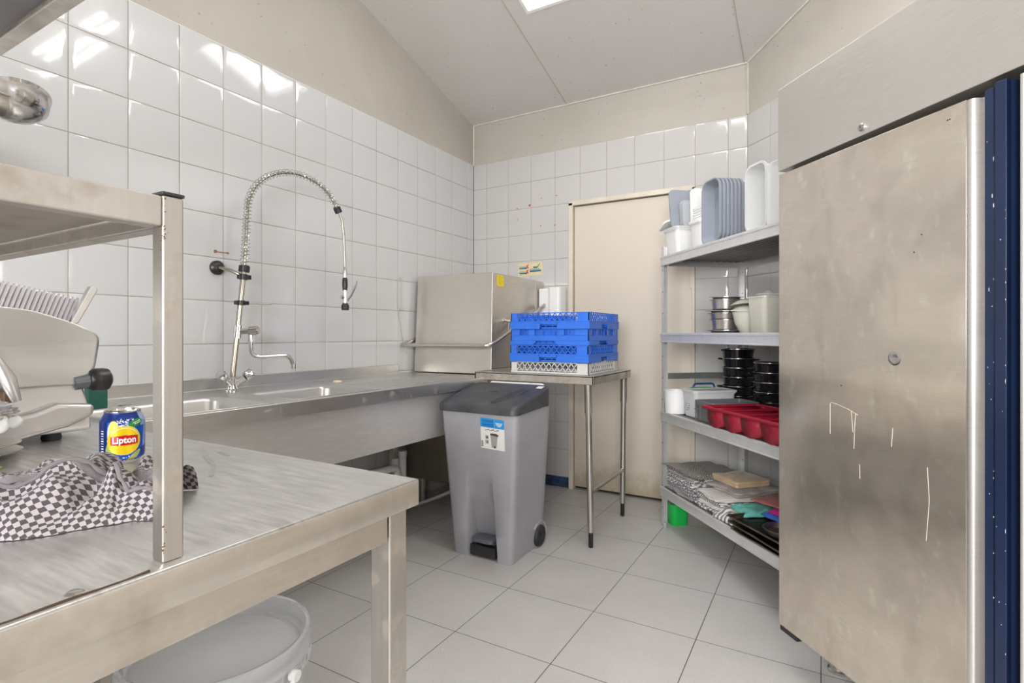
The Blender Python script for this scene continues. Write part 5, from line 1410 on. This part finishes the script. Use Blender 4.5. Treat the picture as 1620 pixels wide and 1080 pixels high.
part(lid_mb(.14, .268, .03, .012), 'lid', M['milky'], o, loc=(0, 0, .141))
mb = MB(); mb.tube(fillet([(-.04, 0, 0), (-.04, 0, .10), (.06, 0, .10), (.06, 0, 0)], .035), .014, 12)
mb = MB(); mb.loft(tub_rings(.14, .16, .22, .92, .003, .006, .03, .008, 7)); on_shelf(mb, 'tall_tub', M['white_pl'], .87, .40, T1, 'white tub standing at the back behind the upright tubs', 'container', auto=35)

# --- second shelf: steel pans, ivory bowls
T2 = SZS[1] - .002
def pan(t, wv, z, r, h, label, name='steel_pan', mat='steel_tube', rimw=.010, group='steel pans on the second shelf', tiltx=0, cat='pan', handles=True, n=40):
    mb = MB(); mb.lathe([(0, 0), (r * .88, 0), (r * .94, .004), (r, h - .002), (r + rimw, h - .001), (r + rimw, h + .001), (r - .001, h + .0012), (r * .92, .006), (0, .003)], n)
    o = on_shelf(mb, name, M[mat], t, wv, z, label, cat, group, tilt=Matrix.Rotation(tiltx, 4, 'Y') if tiltx else None, auto=35)
    return o
pan(.392, .165, T2 + .0005, .080, .014, 'shallow steel dish at the bottom of the pan pile', rimw=.016)
pan(.395, .160, T2 + .017, .074, .052, 'steel pan with flat rim, second from the bottom of the pile', rimw=.012)
pan(.388, .162, T2 + .071, .079, .032, 'wide tarnished steel pan in the middle of the pile', rimw=.012)
pan(.380, .170, T2 + .105, .078, .010, 'thin steel plate lying tilted under the top pans', rimw=.030, tiltx=.03)
pan(.385, .165, T2 + .121, .073, .052, 'deep steel pan near the top of the pile', rimw=.010)
o = pan(.388, .165, T2 + .175, .070, .012, 'steel lid on the very top of the pan pile', rimw=.016, tiltx=.05)
def iv_bowl():
    mb = MB(); mb.lathe([(0, 0), (.032, 0), (.036, .004), (.058, .045), (.066, .085), (.070, .100), (.072, .101), (.070, .103), (.064, .086), (.054, .045), (.03, .008), (0, .006)], 44); return mb
o = on_shelf(iv_bowl(), 'ivory_bowl', M['ivory'], .590, .150, T2, 'deep ivory bowl on the second shelf beside the steel pans', 'bowl', 'ivory bowls on the second shelf', auto=40)
for i in range(2):
    mb = MB(); mb.lathe([(0, .028), (.03, .027), (.055, .017), (.072, .003), (.076, 0), (.074, -.001), (.052, .012), (.03, .022), (0, .023)], 44)
    on_shelf(mb, 'ivory_bowl', M['ivory'], .588 - .006 * i, .150, T2 + .1055 + .030 * i, ['shallow ivory bowl upside down on the deep bowl', 'topmost upside-down ivory bowl'][i], 'bowl', 'ivory bowls on the second shelf', tilt=Matrix.Rotation(.06 - .16 * i, 4, 'Y'), auto=40)
mb = MB(); mb.loft(tub_rings(.125, .125, .165, .88, .003, .004, .02, .006, 6)); o = on_shelf(mb, 'ivory_tub', M['ivory'], .755, .135, T2, 'tall square ivory tub on the second shelf', 'container', auto=35)
mb = MB(); mb.lathe([(0, 0), (.046, 0), (.05, .004), (.05, .012), (.02, .014), (.014, .024), (0, .025)], 32); on_shelf(mb, 'glass_lid', M['film'], .765, .130, T2 + .166, 'clear lid lying on the tall ivory tub', 'lid', auto=35)

# --- third shelf: enamel pots, tubs, crate, cutlery tray
T3 = SZS[2] - .002
def enamel_pot(t, wv, z, r, h, rotz, label, group):
    mb = MB(); mb.lathe([(0, 0), (r * .86, 0), (r * .92, .003), (r * .955, h * .5), (r, h - .003), (r + .003, h), (r - .001, h), (r * .90, .006), (0, .004)], 44)
    o = on_shelf(mb, 'enamel_pot', M['enamel'], t, wv, z, label, 'pot', group, rotz, auto=35)
    mb = MB(); mb.lathe([(r + .0015, h - .0028), (r + .0038, h - .002), (r + .0038, h + .0008), (r + .0005, h + .0008)], 44, closed=True); part(mb, 'rim', M['rim_steel'], o)
    for s in (-1, 1):
        mb = MB(); mb.tube(fillet([(s * (r - .002), -.022, h - .008), (s * (r + .026), -.020, h - .006), (s * (r + .026), .020, h - .006), (s * (r - .002), .022, h - .008)], .014, 5), .0045, 8); part(mb, 'handle', M['enamel'], o)
    return o
ords = ['bottom', 'second', 'third', 'fourth', 'fifth', 'sixth', 'top']
rr = random.Random(5)
for i in range(7): enamel_pot(.150 + rr.uniform(-.003, .003), .395, T3 + .001 + i * .0523, .086, .051, [.3, -1.4, .9, 2.3, -.5, .6, 1.8][i], ords[i] + ' black enamel pot of the taller stack beside the white tubs' if i else 'lowest black enamel pot of the taller stack', 'taller stack of black enamel pots')
ords2 = ['lowest', 'second', 'third', 'fourth', 'fifth', 'top']
for i in range(6): enamel_pot(.425 + rr.uniform(-.003, .003), .395, T3 + .001 + i * .0503, .080, .0492, [1.2, .4, -1.0, .2, 1.3, -.6][i], ords2[i] + ' black enamel pot of the shorter stack beside the fridge', 'shorter stack of black enamel pots')
mb = MB(); mb.lathe([(0, 0), (.055, 0), (.060, .004), (.065, .125), (.069, .126), (.069, .131), (.063, .131), (.057, .006), (0, .004)], 40)
o = on_shelf(mb, 'round_tub', M['white_pl'], .090, .043, T3, 'round white tub at the left front corner of the third shelf', 'container', auto=35)
mb = MB(); mb.loft(tub_rings(.135, .24, .135, .93, .003, .005, .02)); o = on_shelf(mb, 'storage_box', M['milky'], .235, .160, T3, 'milky storage box between the round tub and the grey crate', 'container', auto=35)
part(lid_mb(.148, .252, .02, .012), 'lid', M['milky'], o, loc=(0, 0, .136))
mb = MB()
for i in range(7):
    for k in range(5):
        if (i * 3 + k * 5) % 4: mb.box((-.045 + k * .010, -.1165, .035 + i * .011), (-.038 + k * .010, -.1158, .040 + i * .011))
part(mb, 'printed_scale', M['midgrey'], o)
mb = MB(); mb.loft(tub_rings(.105, .15, .13, .92, .003, .004, .02)); o = on_shelf(mb, 'green_box', M['green_pl'], .095, .212, T3, 'green box with a dark blue bow handle behind the round tub', 'container', auto=35)
mb = MB(); mb.tube(fillet([(.0, -.068, .128), (.0, -.064, .165), (.0, .064, .165), (.0, .068, .128)], .02, 6), .0055, 10); part(mb, 'bow_handle', M['rim_blue'], o)
part(lid_mb(.10, .14, .02, .010), 'lid', M['green_pl'], o, loc=(0, 0, .131))
mb = MB(); mb.loft(tub_rings(.160, .26, .106, .96, .004, .006, .012, .022)); mb.box((-.080, -.136, .058), (.080, -.129, .064))
for x in (-.074, -.03, .03, .074): mb.box((x - .002, -.1345, .004), (x + .002, -.128, .084))
on_shelf(mb, 'stacking_crate', M['grey_crate'], .408, .155, T3, 'dark grey plastic stacking crate behind the red cutlery tray', 'crate', bevel=.001, seg=1, auto=35)
# red cutlery tray with four round-bottomed channels
ct = thing('cutlery_tray', 'dark red cutlery tray with rounded compartments at the front of the third shelf', 'tray', SF(.50, -.030, T3), SROT)
mb = MB(); TL, TD, TH = .56, .30, .094; px_, prof2 = .012, []
nch = 4; pw = (TL - .024) / nch
lo_, hi_ = [], []
for c in range(nch):
    for k in range(15):
        a = pi * k / 14; x = px_ + pw * (c + .5) - (pw * .46) * cos(a); z = TH - .012 - (TH - .016) * sin(a) ** .62
        lo_.append((x, z))
sec = [(0, TH - .006)] + lo_ + [(TL, TH - .006)]
n1 = len(sec)
mb.loft([[(x, .012, z) for x, z in sec], [(x, TD - .012, z) for x, z in sec]], 0, False, False, close=False)
for yy in (.012, TD - .012):
    for c in range(nch):
        seg = lo_[c * 15:(c + 1) * 15]
        mb.add([(x, yy, z) for x, z in seg] + [(seg[-1][0], yy, TH - .003), (seg[0][0], yy, TH - .003)], [tuple(range(len(seg) + 2))])
part(mb, 'channels', M['red'], ct, solid=.0025, fixn=False)
mb = MB(); ring_ = fillet([(0, 0, TH), (TL, 0, TH), (TL, TD, TH), (0, TD, TH), (0, 0, TH)], .02, 5)
mb.tube([(x, y, z) for x, y, z in ring_], .0075, 10)
for c in range(1, nch): mb.tube([(px_ + pw * c, .004, TH - .004), (px_ + pw * c, TD - .004, TH - .004)], .006, 8)
part(mb, 'rim', M['red'], ct)

# --- bottom shelf: folded cloths
T4 = SZS[3] - .002
def folded(name, mat, t, wv, z, w_, d_, h, layers, seed, label, group, rotz=0, tilt=None, wob=.011, cat='towel', dome=.004):
    rings = []; per = 22
    def ring(zz, ins, li):
        base = rrect(w_ - 2 * ins, d_ - 2 * ins, .012, 0, 4); out = []
        m_ = len(base); dense = []
        for i in range(m_):
            a, b = Vector(base[i]), Vector(base[(i + 1) % m_]); L = (b - a).length; k = max(1, int(L / .012))
            for j in range(k): dense.append(a.lerp(b, j / k))
        return dense
    n0 = None
    lh = h / layers
    for li in range(layers):
        for (f, ins) in ((.0, .0035), (.2, .0008), (.5, 0), (.8, .0008), (.98, .0035)):
            zz = (li + f) * lh
            d = ring(0, 0, li)
            sc_ = lambda p, k_: Vector((p.x * (1 - 2 * k_ / w_), p.y * (1 - 2 * k_ / d_), 0))
            R_ = []
            for p in d:
                q_ = sc_(p, ins)
                nn = noise.noise(Vector((p.x * 16, p.y * 16, seed + li * 3.1))); nm = noise.noise(Vector((p.x * 30, p.y * 30, seed * 2 + li * 5)))
                s_ = 1 + nn * wob / .06
                zed = zz * (1 + .22 * noise.noise(Vector((p.x * 12, p.y * 12, seed)))) + .0
                R_.append((q_.x * s_, q_.y * s_, max(0, zed)))
            rings.append(R_)
    for k_, dz in ((.15, dome), (.4, dome * 1.6), (.7, dome * 1.8), (.95, dome * 1.8)):
        R_ = []
        for p in rings[layers * 5 - 1]:
            R_.append((p[0] * (1 - k_), p[1] * (1 - k_), p[2] + dz + .0025 * noise.noise(Vector((p[0] * (1 - k_) * 30, p[1] * (1 - k_) * 30, seed)))))
        rings.append(R_)
    mb = MB(); mb.loft(rings)
    return on_shelf(mb, name, M[mat], t, wv, z, label, cat, group, rotz, tilt=tilt, auto=60)
z = T4 + .001
FT = [('stripe_s', .185, .148, .30, .27, .020), ('stripe_s', .178, .150, .29, .265, .020), ('stripe_l', .190, .152, .30, .27, .017), ('stripe_l', .175, .150, .30, .27, .018), ('stripe_s', .182, .155, .30, .28, .017), ('check_s', .180, .160, .30, .285, .020)]
for i, (m_, t, wv, a, b, h) in enumerate(FT):
    folded('folded_towel', m_, t, wv, z, a, b, h, 3, 11 + i * 7, ['bottom striped towel of the folded pile by the left post', 'second striped towel from the bottom of the pile by the left post', 'pale striped towel in the lower middle of the pile by the left post', 'pale striped towel in the upper middle of the pile by the left post', 'striped towel just below the top of the pile by the left post', 'dark finely patterned towel on top of the pile by the left post'][i], 'folded towels by the left post', rotz=[.05, -.04, .08, -.06, .03, .06][i])
    z += h + .0055
z = T4 + .001
FT2 = [('stripe_l', .455, .150, .20, .27, .018), ('white_cl', .460, .155, .20, .27, .017), ('stripe_s', .455, .150, .20, .26, .016), ('white_cl', .458, .155, .21, .27, .016)]
for i, (m_, t, wv, a, b, h) in enumerate(FT2):
    folded('folded_towel', m_, t, wv, z, a, b, h, 2, 61 + i * 5, ['pale striped towel at the bottom of the middle pile', 'lower white towel in the middle pile', 'dark striped towel in the middle pile', 'upper white towel in the middle pile'][i], 'folded towels in the middle pile', rotz=[-.05, .08, .0, -.07][i], wob=.009)
    z += h + .005
folded('folded_cloth', 'grey_cl', .44, .23, z + .004, .25, .27, .022, 2, 91, 'grey-beige folded cloth under the shiny beige one', 'folded cloths on the bottom shelf', rotz=.12, cat='cloth')
folded('folded_cloth', 'beige_cl', .425, .225, z + .036, .20, .20, .030, 2, 95, 'shiny beige folded cloth on top of the middle pile', 'folded cloths on the bottom shelf', rotz=.05, cat='cloth', wob=.004)
folded('folded_cloth', 'white_cl', .625, .24, T4 + .001, .10, .24, .055, 5, 99, 'white folded cloths right of the middle pile', 'folded cloths on the bottom shelf', rotz=.03, cat='cloth')
def draped(name, mat, t, wv, z, w_, d_, h, seed, label, rotz=0, thick=.003):
    mb = MB(); nu, nv = 26, 26
    def f(u, v):
        x, y = (u - .5) * w_, (v - .5) * d_
        e = max(0, 1 - (2 * abs(u - .5)) ** 4) * max(0, 1 - (2 * abs(v - .5)) ** 4)
        k = noise.noise(Vector((x * 20, y * 20, seed))); k2 = noise.noise(Vector((x * 45, y * 45, seed + 3)))
        return (x * (1 + .10 * noise.noise(Vector((v * 3, seed, 0)))), y * (1 + .1 * noise.noise(Vector((u * 3, seed, 5)))), .002 + e ** .5 * h * (.75 + .5 * k + .15 * k2) + .004 * (1 - e) * abs(k))
    mb.grid(f, nu, nv)
    o = on_shelf(mb, name, M[mat], t, wv, z, label, 'cloth', 'coloured cleaning cloths on the bottom shelf', rotz, auto=70, fixn=False, solid=thick)
    return o
# baking trays under the cloths
def tray(t, wv, z, w_, d_, h, label, rotz=0, tiltx=0):
    mb = MB(); mb.loft(tub_rings(w_, d_, h, .93, .0015, .007, .012, .0025, 4, .0015))
    rings_m = len(mb.f)
    o = on_shelf(mb, 'baking_tray', [M['tray_rim'], M['tray_dark']], t, wv, z, label, 'tray', 'burnt baking trays on the bottom shelf', tilt=Matrix.Rotation(rotz, 4, 'Z') @ Matrix.Rotation(tiltx, 4, 'X'), auto=30)
    me = o.data
    for p in me.polygons:
        if p.normal.z > .5 and p.center.z < h * .6: p.material_index = 1
        r_ = Vector((p.center.x, p.center.y, 0))
        if abs(p.normal.z) < .6 and p.normal.dot(r_) < 0: p.material_index = 1
    return o
tray(.925, .150, T4 + .002, .36, .38, .022, 'lowest burnt baking tray on the bottom shelf', .02)
tray(.915, .140, T4 + .030, .36, .38, .020, 'middle burnt baking tray on the bottom shelf', -.02)
tray(.905, .145, T4 + .056, .36, .38, .020, 'top burnt baking tray with a round tin lying in it', .03)
mb = MB(); mb.lathe([(0, 0), (.062, 0), (.068, .004), (.074, .022), (.079, .023), (.079, .025), (.072, .025), (.064, .006), (0, .004)], 40)
on_shelf(mb, 'round_tin', M['tray_rim'], .955, .06, T4 + .061, 'round metal tin lying in the top baking tray', 'tin', auto=35)
draped('blue_cloth', 'blue_cl', .86, .185, T4 + .082, .17, .20, .020, 2.2, 'blue cleaning cloth under the magenta one')
draped('magenta_cloth', 'magenta_cl', .875, .195, T4 + .102, .15, .18, .020, 7.4, 'magenta cleaning cloth under the dusty pink one', .1)
draped('yellow_cloth', 'yellow_cl', .965, .23, T4 + .124, .14, .18, .016, 12.1, 'bright yellow cleaning cloth at the far right')
draped('dusty_pink_cloth', 'pink_cl', .80, .215, T4 + .132, .22, .24, .018, 17.3, 'dusty pink cloth lying on top of the coloured cloths', .25)
draped('teal_cloth', 'teal_cl', .690, .130, T4 + .060, .14, .19, .036, 23.9, 'teal cloth hanging between the white towels and the pink cloth', -.15)
draped('patterned_cloth', 'stripe_l', .60, .075, T4 + .001, .14, .15, .040, 31.0, 'rumpled pale patterned cloth at the shelf edge beside the baking trays', .1)
mb = MB(); mb.loft(tub_rings(.12, .115, .125, .9, .003, .004, .03, .006, 6)); on_shelf(mb, 'green_tub', M['green_pl'], -.045, .118, 0.0, 'bright green tub on the floor beneath the shelving unit', 'container', auto=35)
mb = MB(); mb.loft(tub_rings(.11, .11, .13, .9, .003, .004, .02, .006, 6)); on_shelf(mb, 'pale_yellow_tub', M['yellow_pl'], -.02, .335, 0.0, 'pale yellow tub on the floor behind the green one', 'container', auto=35)

# ================================================================== FRIDGE
FP = Vector((-.131, 2.0455, 0))
fr = thing('fridge', 'tall stainless two-door commercial fridge with navy strips on the right', 'fridge', FP, SROT)
FL, FD, FZ0, FZ1 = 1.42, .80, .139, 1.957
mb = MB(); mb.box((.004, .062, FZ0 + .004), (FL - .004, FD, FZ1 - .002)); mb.build('cabinet', M['steel_header'], fr, bevel=.004)
mb = MB(); mb.box((0, -.002, 1.678), (FL, .061, FZ1)); mb.build('header_panel', M['steel_header'], fr, bevel=.002)
mb = MB(); mb.box((.01, .05, 1.655), (FL - .01, .0615, 1.6785)); mb.build('gasket_gap', M['dark'], fr)
def fdoor(t0, t1, mirror, zt0, zt1):
    # flat skin; the free edge is rolled into a grip
    mb = MB(); nx = 2
    a, b = (t0, .628) if not mirror else (t0 + .048, t1)
    mb.add([(a, 0, FZ0), (b, 0, FZ0), (b, 0, zt1), (a, 0, zt0), (a, .055, FZ0), (b, .055, FZ0), (b, .055, zt1), (a, .055, zt0)], [(3, 2, 1, 0), (4, 5, 6, 7), (0, 1, 5, 4), (1, 2, 6, 5), (2, 3, 7, 6), (3, 0, 4, 7)])
    d = mb.build('door', M['steel_fridge'], fr, bevel=.0015)
    mb = MB()
    s = 1 if not mirror else -1; e = b if not mirror else a
    profl = [(0, .0), (.006, -.0035), (.013, -.004), (.019, .002), (.022, .014), (.027, .020), (.033, .018), (.036, .006), (.040, .001), (.043, .0), (.0455, .0), (.0455, .055), (0, .055)]
    zt = zt1 - .004
    mb.loft([[(e + s * x, y, FZ0) for x, y in profl], [(e + s * x, y, zt) for x, y in profl]])
    mb.build('grip_profile', M['steel_header'], d, auto=50)
    return d
d1 = fdoor(.002, .725, False, 1.666, 1.657)
d2 = fdoor(.735, 1.418, True, 1.664, 1.667)
for (a, b) in ((.6750, .6945), (.6968, .7195)):
    mb = MB(); mb.box((a, -.010 if a < .69 else -.012, FZ0), (b, .002, 1.655 if a < .69 else 1.662)); mb.box((b - .003, -.010, FZ0), (b, .05, 1.655 if a < .69 else 1.662))
    st_ = mb.build('navy_strip', M['navy'], d1, bevel=.001)
    mb = MB(); r3 = random.Random(int(a * 1000))
    for k in range(17):
        zz = r3.uniform(.3, 1.55); hh = r3.choice([.002, .003, .004, .010]); xx = b - .0015 if r3.random() < .55 else r3.uniform(a + .002, b - .003)
        mb.add([(xx, -.0125 if a > .69 else -.0105, zz), (xx + r3.uniform(.0008, .002), -.0125 if a > .69 else -.0105, zz + .001), (xx + .0012, -.0125 if a > .69 else -.0105, zz + hh), (xx - .0003, -.0125 if a > .69 else -.0105, zz + hh * .7)], [(0, 1, 2, 3)])
    mb.build('paint_chip', M['chip'], st_, fixn=False)
mb = MB(); mb.lathe([(0, -.008), (.008, -.008), (.0105, -.006), (.0115, 0), (0, 0)], 24, (.347, -.002, 1.700), axis='y'); mb.build('lock', M['chrome'], fr)
mb = MB(); mb.box((.3462, -.0107, 1.696), (.3478, -.0098, 1.704)); mb.build('keyhole', M['black'], fr)
mb = MB(); mb.lathe([(.006, -.0002), (.010, -.0015), (.016, -.0010), (.019, -.0001)], 28, (.445, 0, 1.062), axis='y'); mb.lathe([(0, -.0004), (.006, -.0006)], 16, (.447, 0, 1.060), axis='y'); mb.build('dent', M['chrome'], d1)
drip_m = plain('dried_drips', (.62, .56, .48), .6)
for (pts) in ([(.228, .826), (.228, .9225), (.260, .917), (.30, .908), (.330, .897)], [(.306, .906), (.312, .846)], [(.322, .901), (.318, .86), (.3155, .80)], [(.535, .80), (.540, .72), (.532, .62)], [(.44, .88), (.436, .83)], [(.335, .76), (.336, .72)]):
    mb = MB(); mb.tube(fillet([(x, -.0002, z_) for x, z_ in pts], .01, 3), .0008, 5); mb.build('drip_stain', drip_m, d1)
mb = MB()
for (x, z_) in ((.585, 1.627), (.590, 1.627), (.27, .975), (.52, 1.37), (.50, 1.33)): mb.lathe([(0, -.0006), (.0018, -.0004), (.002, 0)], 8, (x, 0, z_), axis='y')
mb.build('pit_mark', M['dark'], d1)
for (t, wv) in ((.078, .164), (FL - .10, .164), (.078, .70), (FL - .10, .70)):
    mb = MB(); mb.lathe([(0, 0), (.028, 0), (.031, .004), (.031, .010), (.024, .014), (.024, .055), (.027, .056), (.027, .144), (0, .144)], 28, (t, wv, 0)); mb.build('foot', M['steel_tube'], fr)
mb = MB(); mb.box((.004, .002, .120), (.085, .045, .1385)); mb.build('hinge_block', M['black'], fr, bevel=.003)
mb = MB(); mb.box((FL - .085, .002, .120), (FL - .004, .045, .1385)); mb.build('hinge_block', M['black'], fr, bevel=.003)

for o in bpy.data.objects:
    if o.type == 'MESH' and o.parent is None and 'label' not in o and 'kind' not in o: print('UNLABELLED', o.name)
